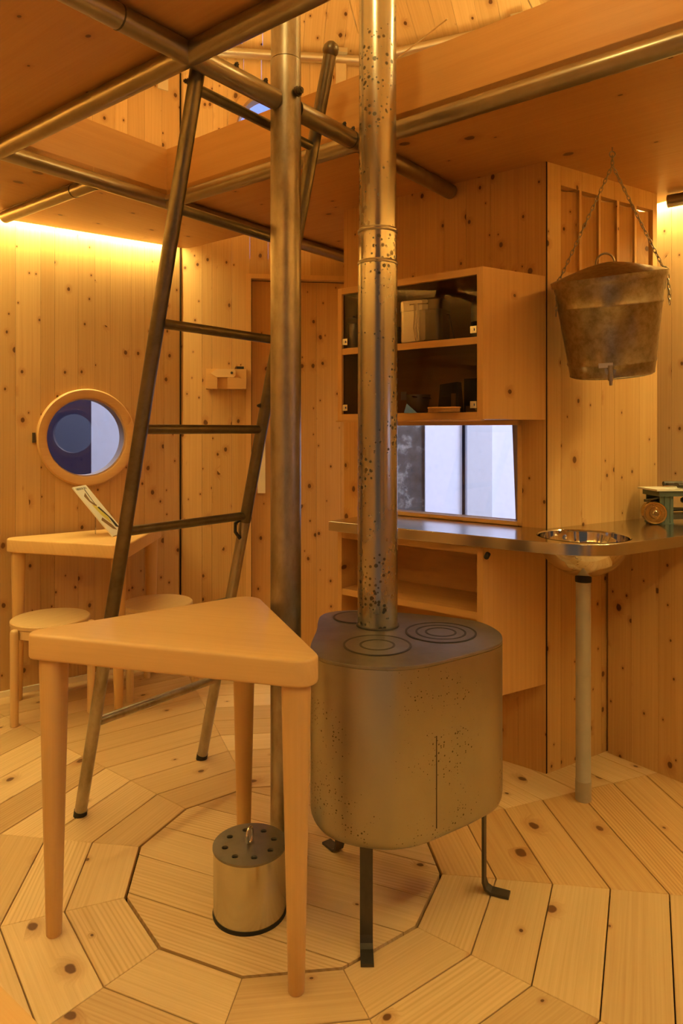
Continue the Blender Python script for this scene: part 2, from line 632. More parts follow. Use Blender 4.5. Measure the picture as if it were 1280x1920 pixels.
# ------------------------------------------------------------------ walls made of upright staves
def staves(parent, M, x0, x1, z0, z1, mat, w=0.092, thick=0.03, rects=(), circle=None, cuts=(), jitter=0.25, name='stave'):
    """M: x along the wall, y away from the room. Each stave is an object of its own."""
    edges = sorted(set([x0, x1] + [c for c in cuts if x0 < c < x1] + [e for r_ in rects for e in r_[:2] if x0 < e < x1]))
    xs = [edges[0]]
    for a, b in zip(edges, edges[1:]):
        n = max(1, round((b - a) / w))
        for k in range(1, n):
            xs.append(a + (b - a) * (k + random.uniform(-jitter, jitter)) / n)
        xs.append(b)
    g = 0.0005
    for a, b in zip(xs, xs[1:]):
        c = (a + b) / 2
        h = (b - a) / 2 - g
        mb = MB()
        zs = [(z0, z1)]
        for (ra, rb, rz0, rz1) in rects:
            if ra - 1e-6 <= c <= rb + 1e-6:
                nz = []
                for (p, q) in zs:
                    if rz0 > p:
                        nz.append((p, min(q, rz0)))
                    if rz1 < q:
                        nz.append((max(p, rz1), q))
                zs = nz
        if circle and abs(c - circle[0]) < circle[2] + h:
            cx, cz, cr = circle
            lo, hi = [], []
            m = 8
            for k in range(m + 1):
                xx = c - h + 2 * h * k / m
                q = cr * cr - (xx - cx) ** 2
                s = math.sqrt(q) if q > 0 else 0
                lo.append((xx - c, cz - s))
                hi.append((xx - c, cz + s))
            Mx = Matrix(((1, 0, 0, 0), (0, 0, 1, 0), (0, 1, 0, 0), (0, 0, 0, 1)))
            for pts in ([(-h, z0), (h, z0)] + lo[::-1], [(-h, z1)] + hi + [(h, z1)]):
                n = len(pts)
                vs_ = [Vector((p[0], 0, p[1])) for p in pts] + [Vector((p[0], thick, p[1])) for p in pts]
                fs = [tuple(range(n)), tuple(range(2 * n - 1, n - 1, -1))] + [((i + 1) % n, i, n + i, n + (i + 1) % n) for i in range(n)]
                mb.add(vs_, fs)
        else:
            for (p, q) in zs:
                if q - p > 0.002:
                    mb.box((-h, 0, p), (h, thick, q))
        if mb.v:
            mb.build(name, mat, parent, M @ Matrix.Translation((c, 0, 0)))


def wall(name, phi, z0=0.0, z1=2.24, mat='wall_wood', **kw):
    M = face_frame(phi)
    r_ = root(name, M, kind='structure')
    hw = AP * math.tan(R(15))
    staves(r_, M, -hw, hw, z0, z1, mat, **kw)
    return r_, M


# ------------------------------------------------------------------ floor
fl = root('floor', (C.x, C.y, 0), kind='structure')
PT = 0.022
sub = [(C.x + 2.35 * math.cos(R(TH0 + 30 * k)), C.y + 2.35 * math.sin(R(TH0 + 30 * k))) for k in range(12)]
build_w(MB().prism(sub, -0.06, -PT + 0.001), 'subfloor', 'subfloor', fl)
R0, RW = 0.4459, 0.15212
gap = 0.0016
tones = [.0] * 12
for j in range(10):
    ra, rb = R0 + RW * j, R0 + RW * (j + 1)
    ca, cb = ra * math.cos(R(15)) + (gap if j else 0.004), rb * math.cos(R(15)) - gap
    ha, hb = ca * math.tan(R(15)) - 0.0006, cb * math.tan(R(15)) - 0.0006
    # local: x along the plank, y outward
    y0, y1 = ca - (ca + cb) / 2, cb - (ca + cb) / 2
    bv = 0.0012
    mb = MB()
    base = [(-ha, y0), (ha, y0), (hb, y1), (-hb, y1)]
    top = [(-ha + bv, y0 + bv), (ha - bv, y0 + bv), (hb - bv, y1 - bv), (-hb + bv, y1 - bv)]
    mb.loops([[Vector((*p, -PT)) for p in base], [Vector((*p, -bv)) for p in base], [Vector((*p, 0)) for p in top]], True, True, False)
    me = mb.mesh('floor_plank')
    me.materials.append(MATS['floor_wood'])
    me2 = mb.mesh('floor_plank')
    me2.materials.append(MATS['floor_wood_sheen_tint'])
    for k in range(12):
        ang = TH0 + 15 + 30 * k
        n = Vector((math.cos(R(ang)), math.sin(R(ang)), 0))
        M = frame(C + n * (ca + cb) / 2, ang - 90)
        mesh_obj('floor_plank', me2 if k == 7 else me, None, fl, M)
# centre boards, parallel to one side of the middle polygon
ang = -23.29
Mc = frame(C, ang)
ap0 = R0 * math.cos(R(15)) - 0.004
poly = [(ap0 / math.cos(R(15)) * math.cos(R(TH0 + 30 * k - ang)), ap0 / math.cos(R(15)) * math.sin(R(TH0 + 30 * k - ang))) for k in range(12)]


def clip(poly_, f):
    out = []
    n = len(poly_)
    for i in range(n):
        p, q = poly_[i], poly_[(i + 1) % n]
        a, b = f(p), f(q)
        if a >= 0:
            out.append(p)
        if (a >= 0) != (b >= 0):
            s = a / (a - b)
            out.append((p[0] + (q[0] - p[0]) * s, p[1] + (q[1] - p[1]) * s))
    return out


bl = [-0.45, -0.297, -0.148, 0.0, 0.148, 0.297, 0.45]
for a, b in zip(bl, bl[1:]):
    a += gap
    b -= gap
    pp = clip(clip(poly, lambda p: p[1] - a), lambda p: b - p[1])
    cy = (a + b) / 2
    MB().prism([(p[0], p[1] - cy) for p in pp], -PT, 0).build('floor_board', 'floor_wood', fl, Mc @ Matrix.Translation((0, cy, 0)))

# ------------------------------------------------------------------ outer walls, lower level
HW = AP * math.tan(R(15))
WZ = 1.21
WL, ML = wall('wall_left', 126.71, circle=(0.0, WZ, 0.206))
wall('wall_far_left', 156.71)
wall('wall_near_left', -173.29)
wall('wall_front_left', -143.29)
wall('wall_front', -113.29)
WB, MBk = wall('wall_back', 96.71, z1=2.6, mat='wall_wood', rects=[(-0.125, HW, -1, 2.085)])
wall('wall_kitchen', 66.71, rects=[(-HW + .01, 0.42, 0.70, 1.55)])
wall('wall_right', 36.71, mat='pale_wall_wood')
wall('wall_near_right', 6.71)
WR, MR = wall('wall_entry_right', -23.29, circle=(0.0, WZ, 0.206))
wall('wall_entry', -53.29, rects=[(-0.13, 0.13, 0.5, 1.9)])

# corner joints
for k in (141.71, 111.71):
    p = Vector((C.x + (CR - 0.004) * math.cos(R(k)), C.y + (CR - 0.004) * math.sin(R(k)), 0))
    tr_ = MB().box((-.0035, -.0035, 0), (.0035, .0035, 2.24)).build('trim_1', 'dark_gap', None, Matrix.Translation(p))
    tag(tr_, kind='structure')

# pale baseboard along the left walls
for nm, phi in (('baseboard_left', 126.71), ('baseboard_far_left', 156.71)):
    o = MB().box((-HW + .005, -0.014, 0.0), (HW - .005, -0.0005, 0.026)).build(nm, 'baseboard_pale', None, face_frame(phi))
    tag(o, kind='structure')


def annulus(mb, r0, r1, y0, y1, seg=64, bev=0.006):
    """ring around local y axis; y0 is the room side"""
    prof = [(r0, y1), (r0, y0 + bev * .5), (r0 + bev, y0), (r1 - bev, y0), (r1, y0 + bev), (r1, y1)]
    rings = []
    for r_, y in prof + prof[:1]:
        rings.append([Vector((r_ * math.cos(2 * PI * k / seg), y, r_ * math.sin(2 * PI * k / seg))) for k in range(seg)])
    return mb.loops(rings, False, False, True)


def round_window(name, M, z, clasp=True):
    Mw = M @ Matrix.Translation((0, 0, z))
    r_ = root(name, Mw, kind='structure')
    annulus(MB(), 0.197, 0.242, -0.024, 0.0).build('frame_ring', 'board_wood', r_, Mw)
    annulus(MB(), 0.190, 0.2065, 0.0005, 0.075, bev=.002).build('reveal_ring', 'outer_reveal', r_, Mw)
    seg = 48
    rings = [[Vector((0.198 * math.cos(2 * PI * k / seg), y, 0.198 * math.sin(2 * PI * k / seg))) for k in range(seg)] for y in (0.004, 0.009)]
    MB().loops(rings).build('pane', 'glass', r_, Mw)
    if clasp:
        MB().box((-.258, -.012, -.024), (-.246, 0, .024)).build('hinge', 'dark_iron', r_, Mw)
        mb = MB().box((.238, -.034, -.004), (.262, -.022, .016)).box((.248, -.03, -.03), (.262, 0, .004))
        mb.build('clasp', 'chrome', r_, Mw)
    return r_


round_window('window_1', ML, WZ)
round_window('window_2', MR, WZ)

# tall window beside the entrance
r_ = root('window_3', face_frame(-53.29), kind='structure')
Mw = face_frame(-53.29)
mb = MB()
for lo, hi in (((-.17, -.02, .46), (-.13, 0, 1.94)), ((.13, -.02, .46), (.17, 0, 1.94)), ((-.13, -.02, 1.9), (.13, 0, 1.94)), ((-.13, -.02, .46), (.13, 0, .5))):
    mb.box(lo, hi)
mb.build('window_frame', 'board_wood_upright', r_, Mw)
MB().box((-.13, .01, .5), (.13, .015, 1.9)).build('pane', 'glass', r_, Mw)

# ------------------------------------------------------------------ entrance door in the back wall
Md = MBk @ Matrix.Translation((0, 0.03, 0))
door = root('door_1', Md, kind='structure')
dx0, dx1 = -0.115, 0.50
staves(door, Md, dx0, dx1, 0.005, 2.07, 'wall_wood_amber', w=.10, thick=.03, rects=[(0.02, 0.158, 0.66, 1.245)], name='door_board')
MB().box((0.02, .012, 0.66), (0.158, .017, 1.245)).build('pane', 'glass', door, Md)
mb = MB().box((-.145, -.05, 0), (-.117, .01, 2.075)).box((-.145, -.05, 2.075), (.5, .01, 2.10))
mb.build('door_frame', 'board_wood_upright', door, Md)
MB().box((-.2, .032, 0), (.012, .05, 2.2)).box((.165, .032, 0), (.52, .05, 2.2)).box((.012, .032, 0), (.165, .05, .655)).box((.012, .032, 1.25), (.165, .05, 2.2)).build('door_light_block', 'dark_gap', door, Md)  # dark panel added behind the door to block hall light leaking through the gaps
mb = MB().box((-.082, -.042, .90), (-.040, -.006, 1.185)).box((-.075, -.01, .92), (-.047, 0, .95)).box((-.075, -.01, 1.13), (-.047, 0, 1.16))
mb.build('pull_handle', 'baseboard_pale', door, Md)

# wooden door latch on the back wall
lp = px(424, 712, 3.84)
xl = (MBk.inverted() @ lp).x
Ml = MBk @ Matrix.Translation((xl, 0, 0))
lat = root('door_latch', Ml @ Matrix.Translation((0, 0, 1.468)), 'wooden door latch block with pointed turn bar beside the door', 'latch')
MB().box((-.108, -.03, 1.528), (.108, .0005, 1.578)).build('back_rail', 'board_wood', lat, Ml)
mb = MB().box((-.108, -.07, 1.468), (-.046, .0005, 1.528)).box((.008, -.07, 1.468), (.108, .0005, 1.528)).box((-.046, -.035, 1.468), (.008, .0005, 1.528))
mb.build('keeper_block', 'board_wood', lat, Ml)
bar = [(-.082, 1.552), (-.05, 1.531), (.04, 1.531), (.05, 1.54), (.05, 1.565), (.04, 1.576), (-.05, 1.576)]
n = len(bar)
mb = MB().add([Vector((p[0], -.05, p[1])) for p in bar] + [Vector((p[0], -.029, p[1])) for p in bar],
              [tuple(range(n)), tuple(range(2 * n - 1, n - 1, -1))] + [((i + 1) % n, i, n + i, n + (i + 1) % n) for i in range(n)])
tb = mb.build('turn_bar', 'stool_wood', lat, Ml)
MB().lathe([(.007, 0), (.007, .004), (.004, .006)], 12, Matrix.Translation((.03, -.05, 1.555)) @ Matrix.Rotation(R(90), 4, 'X')).build('screw', 'dark_iron', tb, Ml)
MB().box((.056, -.028, 1.578), (.094, -.004, 1.592)).build('stop_peg', 'black_rubber', lat, Ml)

# ------------------------------------------------------------------ kitchen partition (window wall, corner, louvre panel)
WU = 0.963
VC = 0.392                       # corner of the partition
KC = uv(WU, VC)
Mk = frame(uv(WU, 0), A0 - 90)   # x = v, y = u outward
wk = root('wall_partition', Mk, kind='structure')
staves(wk, Mk, -0.541, VC - 0.001, 0, CEIL, 'wall_wood_amber', w=.11, thick=.03, rects=[(-0.40, 0.283, 0.905, 1.268)])
mb = MB().box((-.541, .0305, 0), (-.511, .30, CEIL))
mb.build('return_panel', 'wall_wood', wk, Mk)
# window in the partition: frame, deep reveal, glass
kw = root('window_4', Mk, kind='structure')
mb = MB()
for lo, hi in (((-.41, -.006, .893), (.299, .030, .907)), ((-.41, -.006, 1.266), (.299, .03, 1.283)), ((-.415, -.006, .893), (-.40, .03, 1.283)), ((.283, -.006, .893), (.299, .03, 1.283))):
    mb.box(lo, hi)
mb.build('window_frame', 'board_wood', kw, Mk)
mb = MB()
for lo, hi in (((-.40, .031, .885), (.283, .09, .903)), ((-.40, .031, 1.27), (.283, .09, 1.288)), ((-.418, .031, .885), (-.402, .06, 1.288)), ((.285, .031, .885), (.300, .09, 1.288))):
    mb.box(lo, hi)
mb.build('reveal', 'outer_reveal', kw, Mk)
MB().box((-.40, .012, .905), (.283, .017, 1.268)).build('pane', 'glass', kw, Mk)

mb = MB()
sh = [(.208, 1.40), (.232, .80), (.33, .80), (.33, 1.40)]
mb.add([Vector((p[0], .10, p[1])) for p in sh] + [Vector((p[0], .118, p[1])) for p in sh], [(0, 1, 2, 3), (7, 6, 5, 4), (1, 0, 4, 5), (2, 1, 5, 6), (3, 2, 6, 7), (0, 3, 7, 4)])
mb.build('shutter_board', 'outer_reveal', kw, Mk)

# louvre panel running back from the corner
LA = 32.5
LL = 0.665
Mp = frame(KC, LA)               # x along the panel, y away from the room
lw = root('wall_louvre', Mp, kind='structure')
lz0, lz1 = 1.835, 2.150
staves(lw, Mp, 0.006, LL, 0, CEIL, 'wall_wood', w=.105, thick=.03, rects=[(0.078, LL - 0.03, lz0, lz1)])
MB().box((.07, .072, lz0 - .02), (LL - .02, .080, lz1 + .02)).build('backing', 'wall_wood', lw, Mp)
nsl = 5
sw = (LL - 0.03 - 0.078) / nsl
for k in range(nsl):
    xa = 0.078 + sw * k
    Ms = Mp @ Matrix.Translation((xa + sw / 2, .042, (lz0 + lz1) / 2)) @ Matrix.Rotation(R(-23), 4, 'Z')
    MB().box((-sw * .50, -.005, -(lz1 - lz0) / 2), (sw * .5, .005, (lz1 - lz0) / 2 - .004)).build('louvre_slat', 'wall_wood_amber', lw, Ms)
for k in range(1, nsl):
    xa = 0.078 + sw * k
    MB().box((xa - .008, .0005, lz0), (xa + .006, .012, lz1)).build('mullion', 'wall_wood', lw, Mp)
MB().box((.0, .001, 0), (.0055, .03, CEIL)).build('corner_joint', 'dark_gap', lw, Mp)

# ------------------------------------------------------------------ loft platform: panels, fascia boards
HOLE_U0, HOLE_U1, HOLE_V0, HOLE_V1 = -0.370, 0.365, -1.015, 1.05
AE = AP - 0.048
dod = []
for k in range(12):
    r2 = AE / math.cos(R(15))
    p = Vector((C.x + r2 * math.cos(R(TH0 + 30 * k)), C.y + r2 * math.sin(R(TH0 + 30 * k)), 0))
    dod.append(to_uv(p))
dodf = [(p[0] * CR / (AE / math.cos(R(15))), p[1] * CR / (AE / math.cos(R(15)))) for p in dod]
ce = root('ceiling', uv(0, 0, CEIL), kind='structure')
Mce = frame(uv(0, 0, 0), A0 - 90)   # x = v, y = u


def loft_panel(poly_uv, z0=CEIL, z1=CEIL + 0.03, name='loft_panel', rot=0):
    pts = [(p[1], p[0]) for p in poly_uv]
    cx = sum(p[0] for p in pts) / len(pts)
    cy = sum(p[1] for p in pts) / len(pts)
    pts = [(p[0] - cx, p[1] - cy) for p in pts]
    Mr = Matrix.Rotation(R(rot), 4, 'Z')
    pts2 = [((Mr.inverted() @ Vector((*p, 0))).x, (Mr.inverted() @ Vector((*p, 0))).y) for p in pts]
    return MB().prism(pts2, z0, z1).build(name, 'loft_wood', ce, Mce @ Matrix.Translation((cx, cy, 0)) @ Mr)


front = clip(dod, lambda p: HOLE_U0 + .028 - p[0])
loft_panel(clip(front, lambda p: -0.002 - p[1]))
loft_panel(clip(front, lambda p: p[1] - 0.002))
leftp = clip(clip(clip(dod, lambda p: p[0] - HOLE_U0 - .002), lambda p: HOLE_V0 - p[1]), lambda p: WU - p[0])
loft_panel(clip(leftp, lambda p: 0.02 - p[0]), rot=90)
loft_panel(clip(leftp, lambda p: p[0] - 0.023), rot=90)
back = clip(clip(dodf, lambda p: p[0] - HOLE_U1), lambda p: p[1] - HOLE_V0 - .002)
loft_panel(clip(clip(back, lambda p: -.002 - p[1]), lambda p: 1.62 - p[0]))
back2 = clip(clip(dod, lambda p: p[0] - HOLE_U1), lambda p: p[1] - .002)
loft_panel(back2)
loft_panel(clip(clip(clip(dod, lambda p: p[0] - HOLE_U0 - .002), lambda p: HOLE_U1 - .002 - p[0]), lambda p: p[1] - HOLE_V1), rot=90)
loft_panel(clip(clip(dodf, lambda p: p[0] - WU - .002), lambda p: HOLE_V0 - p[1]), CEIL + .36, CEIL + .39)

FH = 2.425
fa = ce
fz = (2.2225 + FH) / 2
fh = FH - 2.2225
beam('fascia_board', 'board_wood', fa, uv(HOLE_U1 + .012, HOLE_V0, fz), uv(HOLE_U1 + .012, HOLE_V1 + .6, fz), .024, fh)
beam('fascia_board', 'board_wood', fa, uv(HOLE_U0, HOLE_V0 - .012, fz), uv(HOLE_U1 + .024, HOLE_V0 - .012, fz), .024, fh)
beam('fascia_board', 'board_wood', fa, uv(HOLE_U0 - .012, HOLE_V0, fz + .02), uv(HOLE_U0 - .012, HOLE_V1, fz + .02), .024, fh - .04)

# ------------------------------------------------------------------ loft frame of steel tubes
TZ = 2.192
TR = 0.0285
lf = root('tube_scaffold', uv(0, 0, TZ), 'welded scaffold of brownish steel tubes carrying the loft', 'scaffold')


def loft_tube(a, b, rad=TR, z=TZ, name='tube'):
    a, b = Vector((a.x, a.y, z)), Vector((b.x, b.y, z))
    mid = (a + b) / 2
    return build_w(MB().tube([a, b], rad, 20), name, 'tube_steel', lf, mid)


loft_tube(uv(-1.70, 0), uv(-0.045, 0))
loft_tube(uv(0.045, 0), uv(WU - .004, 0))
loft_tube(uv(-.355, -1.35), uv(-.355, 1.5))
loft_tube(uv(.345, -.99), uv(.345, 1.5))
loft_tube(uv(-.355, -.99), uv(1.55, -.99))
loft_tube(uv(.03, -1.015), uv(.03, -1.72), rad=.026)
loft_tube(uv(1.62, .645), uv(1.62, .85), rad=.026)


def ring_at(u, v, du, dv, rad=TR + .0008, w=.004):
    p = uv(u, v, TZ)
    d = (U * du + V * dv).normalized()
    return build_w(MB().tube([p - d * w / 2, p + d * w / 2], rad, 20), 'sleeve_joint', 'dark_iron', lf, p)


ring_at(-.56, 0, 1, 0)
ring_at(.03, -1.16, 0, 1, .0275)
ring_at(.31, 0, 1, 0)


def bolt(p, d, parent, r_=.010, l=.016):
    d = Vector(d).normalized()
    M = d.to_track_quat('Z', 'Y').to_matrix().to_4x4()
    M.translation = Vector(p)
    return MB().lathe([(r_ * 1.35, 0), (r_ * 1.35, l * .25), (r_, l * .25), (r_, l * .75), (r_ * .55, l * .8), (r_ * .55, l)], 10).build('bolt', 'dark_iron', parent, M)


for u_ in (-.21, -.10, .255, .30):
    bolt(uv(u_, 0, TZ + TR * .8) + V * TR * .5, (V.x * .5, V.y * .5, .8), lf, .006, .012)

# ------------------------------------------------------------------ light strips in the gap between loft and wall
for i, phi in enumerate((156.71, 126.71, 36.71, 6.71, -23.29, -53.29, -173.29, -113.29, -143.29)):
    M = face_frame(phi)
    place = ['far left corner', 'round window wall', 'stove counter wall', 'wall past the counter', 'entry side window wall', 'tall window wall', 'wall near the far corner', 'bench wall', 'far bench end'][i]
    r_ = root('light_strip', M @ Matrix.Translation((0, -.026, 2.24)), 'slim warm light strip in the loft gap above ' + place, 'light strip', 'light strips around the loft')
    xa, xb = -HW + .03, HW - .03
    MB().box((xa, -.042, 2.2405), (xb, -.010, 2.258)).build('channel', 'led_channel', r_, M)
    MB().add([(xa + .005, -.041, 2.240), (xb - .005, -.041, 2.240), (xb - .005, -.011, 2.240), (xa + .005, -.011, 2.240)], [(3, 2, 1, 0)]).build('lower_diffuser', 'led_down', r_, M)
    MB().add([(xa + .005, -.041, 2.2585), (xb - .005, -.041, 2.2585), (xb - .005, -.011, 2.2585), (xa + .005, -.011, 2.2585)], [(0, 1, 2, 3)]).build('upper_diffuser', 'led_up', r_, M)

# ------------------------------------------------------------------ upper level: walls, round window, ring tube, roof
UZ0, UZ1 = 2.24, 3.36
names = {126.71: 'wall_upper_left', 96.71: 'wall_upper_back', 66.71: 'wall_upper_kitchen', 36.71: 'wall_upper_right', 156.71: 'wall_upper_far_left',
         6.71: 'wall_upper_near_right', -23.29: 'wall_upper_entry_right', -53.29: 'wall_upper_entry', -83.29: 'wall_upper_entrance', -113.29: 'wall_upper_front',
         -143.29: 'wall_upper_front_left', -173.29: 'wall_upper_near_left'}
UWZ = 2.90
for phi, nm in names.items():
    M = face_frame(phi)
    r_ = root(nm, M, kind='structure')
    z0 = UZ0 + .001
    if phi == 96.71:
        z0 = 2.601
    staves(r_, M, -HW, HW, z0, UZ1, 'pale_wall_wood', circle=(0, UWZ, .206) if phi == 96.71 else None)
round_window('window_5', face_frame(96.71), UWZ, False)
p = Vector((C.x + (CR - 0.004) * math.cos(R(111.71)), C.y + (CR - 0.004) * math.sin(R(111.71)), 2.25))
tag(MB().box((-.0035, -.0035, 0), (.0035, .0035, 1.1)).build('trim_2', 'dark_gap', None, Matrix.Translation(p)), kind='structure')

rt = root('roof_ring', uv(0, 0, 3.29), 'pale lit ring of steel tube under the roof', 'frame')
RR = (AP - .04) / math.cos(R(15))
vts = [Vector((C.x + RR * math.cos(R(TH0 + 30 * k)), C.y + RR * math.sin(R(TH0 + 30 * k)), 3.29)) for k in range(12)]
for k in range(12):
    a, b = vts[k], vts[(k + 1) % 12]
    build_w(MB().tube([a, b], .026, 16), 'ring_tube', 'aluminium', rt, (a + b) / 2)
    d = (C - a)
    d.z = 0
    d.normalize()
    s = Vector((-d.y, d.x, 0))
    bm_ = MB()
    q = (a + b) / 2 + (a - b).normalized() * .37
    d = Vector((C.x, C.y, 0)) - Vector((((a + b) / 2).x, ((a + b) / 2).y, 0))
    d.normalize()
    s = Vector((-d.y, d.x, 0))
    q = q + d * .03
    for zz, hh in ((3.03, .22),):
        bm_.box((-.028, -.004, zz), (.028, .004, zz + hh), Matrix.Translation((q.x, q.y, 0)) @ Matrix.Rotation(math.atan2(s.y, s.x), 4, 'Z'))
    bm_.box((-.035, -.02, 3.305), (.035, .02, 3.33), Matrix.Translation((q.x, q.y, 0)) @ Matrix.Rotation(math.atan2(s.y, s.x), 4, 'Z'))
    build_w(bm_, 'bracket', 'aluminium', rt, q)
    m_ = (a + b) / 2
    e = (b - a).normalized()
    bm_ = MB().box((-.022, -.008, 3.345), (.022, .008, 3.372), Matrix.Translation((m_.x + d.x * 0 - e.x * .22, m_.y - e.y * .22, 0)) @ Matrix.Rotation(math.atan2(e.y, e.x), 4, 'Z'))
    build_w(bm_, 'clip', 'dark_iron', rt, m_)

ro = root('ceiling_roof', uv(0, 0, 3.36), kind='structure')
apex = Vector((C.x, C.y, 4.25))
for k in range(12):
    a0_, a1_ = TH0 + 30 * k, TH0 + 30 * (k + 1)
    phi = a0_ + 15
    n = Vector((math.cos(R(phi)), math.sin(R(phi)), 0))
    base = C + n * AP
    base.z = 3.355
    up = (apex - base)
    sl = up.length
    up.normalize()
    ex = Vector((math.sin(R(phi)), -math.cos(R(phi)), 0))
    nn = ex.cross(up)
    M = Matrix((ex, nn, up)).transposed().to_4x4()
    M.translation = base
    nb = 9
    for q in range(nb):
        xa, xb = -HW + 2 * HW * q / nb, -HW + 2 * HW * (q + 1) / nb

        def ht(x):
            return sl * (1 - abs(x) / HW)
        cx = (xa + xb) / 2
        pts = [(xa + .0005, 0), (xb - .0005, 0)]
        hb_, ha_ = ht(xb), ht(xa)
        if hb_ > 1e-4:
            pts.append((xb - .0005, hb_))
        if xa < 0 < xb:
            pts.append((0, sl))
        if ha_ > 1e-4:
            pts.append((xa + .0005, ha_))
        pts = [(p[0] - cx, p[1]) for p in pts]
        m_ = len(pts)
        mb = MB().add([Vector((p[0], 0, p[1])) for p in pts] + [Vector((p[0], .03, p[1])) for p in pts],
                      [tuple(range(m_)), tuple(range(2 * m_ - 1, m_ - 1, -1))] + [((i + 1) % m_, i, m_ + i, m_ + (i + 1) % m_) for i in range(m_)])
        mb.build('roof_board', 'pale_wall_wood', ro, M @ Matrix.Translation((cx, 0, 0)))

# thin guy wires from the ring to the flue
for a, b, lb in ((px(838, 36, 3.2), px(746, 108, 3.75), 'long slanting pale wire running from the flue along the roof ring'),
                 (px(655, 0, 2.9), px(671, 62, 3.7), 'thin upright pale wire between the pole and the flue'),
                 (px(990, 0, 2.9), px(1001, 22, 2.9), 'short pale wire end above the loft fascia board')):
    tag(build_w(MB().tube([a, b], .0035, 6), 'guy_wire', 'chrome', None, a), lb, 'wire', 'wires under the roof')

# two globe lamps hanging over the loft
for u_, v_, lb in ((-.80, .55, 'glowing globe lamp hanging over the loft near the entrance'), (.95, 1.05, 'glowing globe lamp hanging over the loft above the kitchen')):
    p = uv(u_, v_, 0)
    Mg_ = Matrix.Translation((p.x, p.y, 0))
    gl_ = root('globe_lamp', (p.x, p.y, 3.0), lb, 'lamp', 'globe lamps over the loft')
    MB().lathe([(.004, 2.94), (.035, 2.95), (.055, 2.975), (.06, 3.0), (.055, 3.025), (.035, 3.05), (.02, 3.058)], 24, None).build('globe', 'globe_glow', gl_, Mg_)
    MB().lathe([(.022, 3.0585), (.022, 3.10), (.008, 3.11)], 16).build('socket', 'dark_iron', gl_, Mg_)
    zt = 3.355 + .9 * (1 - math.hypot(u_, v_) / AP) + .01
    MB().tube([Vector((0, 0, 3.11)), Vector((0, 0, zt))], .004, 8).build('cord', 'black_rubber', gl_, Mg_)

# ------------------------------------------------------------------ the hall outside
HZ = 6.6


def hall(name, mat, x0, x1, y0, y1, z0=-.3, z1=6.0):
    o = MB().box((x0, y0, z0), (x1, y1, z1)).build(name, mat, None)
    return tag(o, kind='structure')


def hx(x):
    return (x - 640) / 1330 * HZ


hall('wall_hall_rock', 'rock_print', hx(600), hx(797), HZ + .05, HZ + .1)
hall('wall_hall_white', 'hall_white', hx(797), hx(866), HZ, HZ + .1)
hall('wall_hall_pillar', 'hall_grey', hx(872), hx(918), HZ - .1, HZ + .1)
hall('wall_hall_gap', 'hall_navy', hx(866), hx(872), HZ + .04, HZ + .1)
hall('wall_hall_panel', 'hall_white', hx(920), hx(1300), HZ, HZ + .1)
hall('wall_hall_blue', 'hall_blue', hx(420), hx(600), HZ + .05, HZ + .1)
hall('wall_hall_navy', 'hall_navy', hx(-400), hx(170), HZ, HZ + .1)
hall('wall_hall_lilac', 'hall_white', hx(171), hx(419), HZ, HZ + .1)
hall('wall_hall_right', 'hall_white', 5.2, 5.3, -3.0, 5.5)
hall('wall_hall_left', 'hall_navy', -6.4, -6.3, -2.0, 6.5)
hall('floor_hall', 'hall_floor', -7, 7, -4, 7.2, -.35, -.3)

# ------------------------------------------------------------------ central pole
POLE_R = 0.0445
po = root('central_pole', (C.x, C.y, 0), 'tall brownish steel pole standing at the centre of the floor', 'pole')
Mpo = Matrix.Translation((C.x, C.y, 0))
MB().lathe([(POLE_R, 0), (POLE_R, 2.316)], 32).build('lower_tube', 'pole_steel', po, Mpo)
MB().lathe([(POLE_R - .0015, 2.319), (POLE_R - .0015, 4.0)], 32).build('upper_tube', 'pole_steel', po, Mpo)
MB().lathe([(POLE_R - .004, 2.310), (POLE_R - .004, 2.325)], 32).build('joint', 'dark_iron', po, Mpo)
bolt(px(557, 172, 2.022), (.75, -.6, .1), po, .011, .02)
MB().lathe([(POLE_R + .02, 0), (POLE_R + .02, .006), (POLE_R + .003, .008)], 32).build('foot_plate', 'dark_iron', po, Mpo)

# ------------------------------------------------------------------ ladder
lad = root('ladder', (-.69, 2.49, 0), 'dark steel tube ladder leaning against the loft tube beside the pole', 'ladder')
Lf = Vector((-.847, 2.299, 0))
Rf = Vector((-.531, 2.694, 0))
upL = Vector((.4677, -.4276, 2.2))
upR = Vector((.449, -.4276, 2.2))
shift = Vector((0, 0, 0))
mid = Vector((-.69, 2.49, 0))


def lad_at(base, t_):
    return base + (upL if base is Lf else upR) * t_


LR = .0205
build_w(MB().tube([lad_at(Lf, .25), lad_at(Lf, 1.065)], LR, 18), 'rail', 'ladder_steel', lad, lad_at(Lf, .6))
build_w(MB().tube([lad_at(Rf, .42), lad_at(Rf, 1.10)], LR, 18), 'rail', 'ladder_steel', lad, lad_at(Rf, .6))
for base, te in ((Lf, .25), (Rf, .42)):
    o = build_w(MB().tube([lad_at(base, .0), lad_at(base, te + .01)], LR - .001, 18), 'lower_rail', 'pole_steel', lad, lad_at(base, .1))
    build_w(MB().tube([lad_at(base, -.002), lad_at(base, .009)], LR + .0005, 18), 'foot_cap', 'black_rubber', lad, lad_at(base, 0))
tp = lad_at(Rf, 1.108)
build_w(MB().lathe([(.002, -.027), (.014, -.022), (.023, -.011), (.026, 0), (.023, .012), (.014, .022), (.002, .027)], 20, Matrix.Translation(tp)), 'ball_end', 'ladder_steel', lad, tp)
tp2 = lad_at(Lf, 1.07)
build_w(MB().lathe([(.002, -.027), (.014, -.022), (.023, -.011), (.026, 0), (.023, .012), (.014, .022), (.002, .027)], 20, Matrix.Translation(tp2)), 'ball_end', 'ladder_steel', lad, tp2)
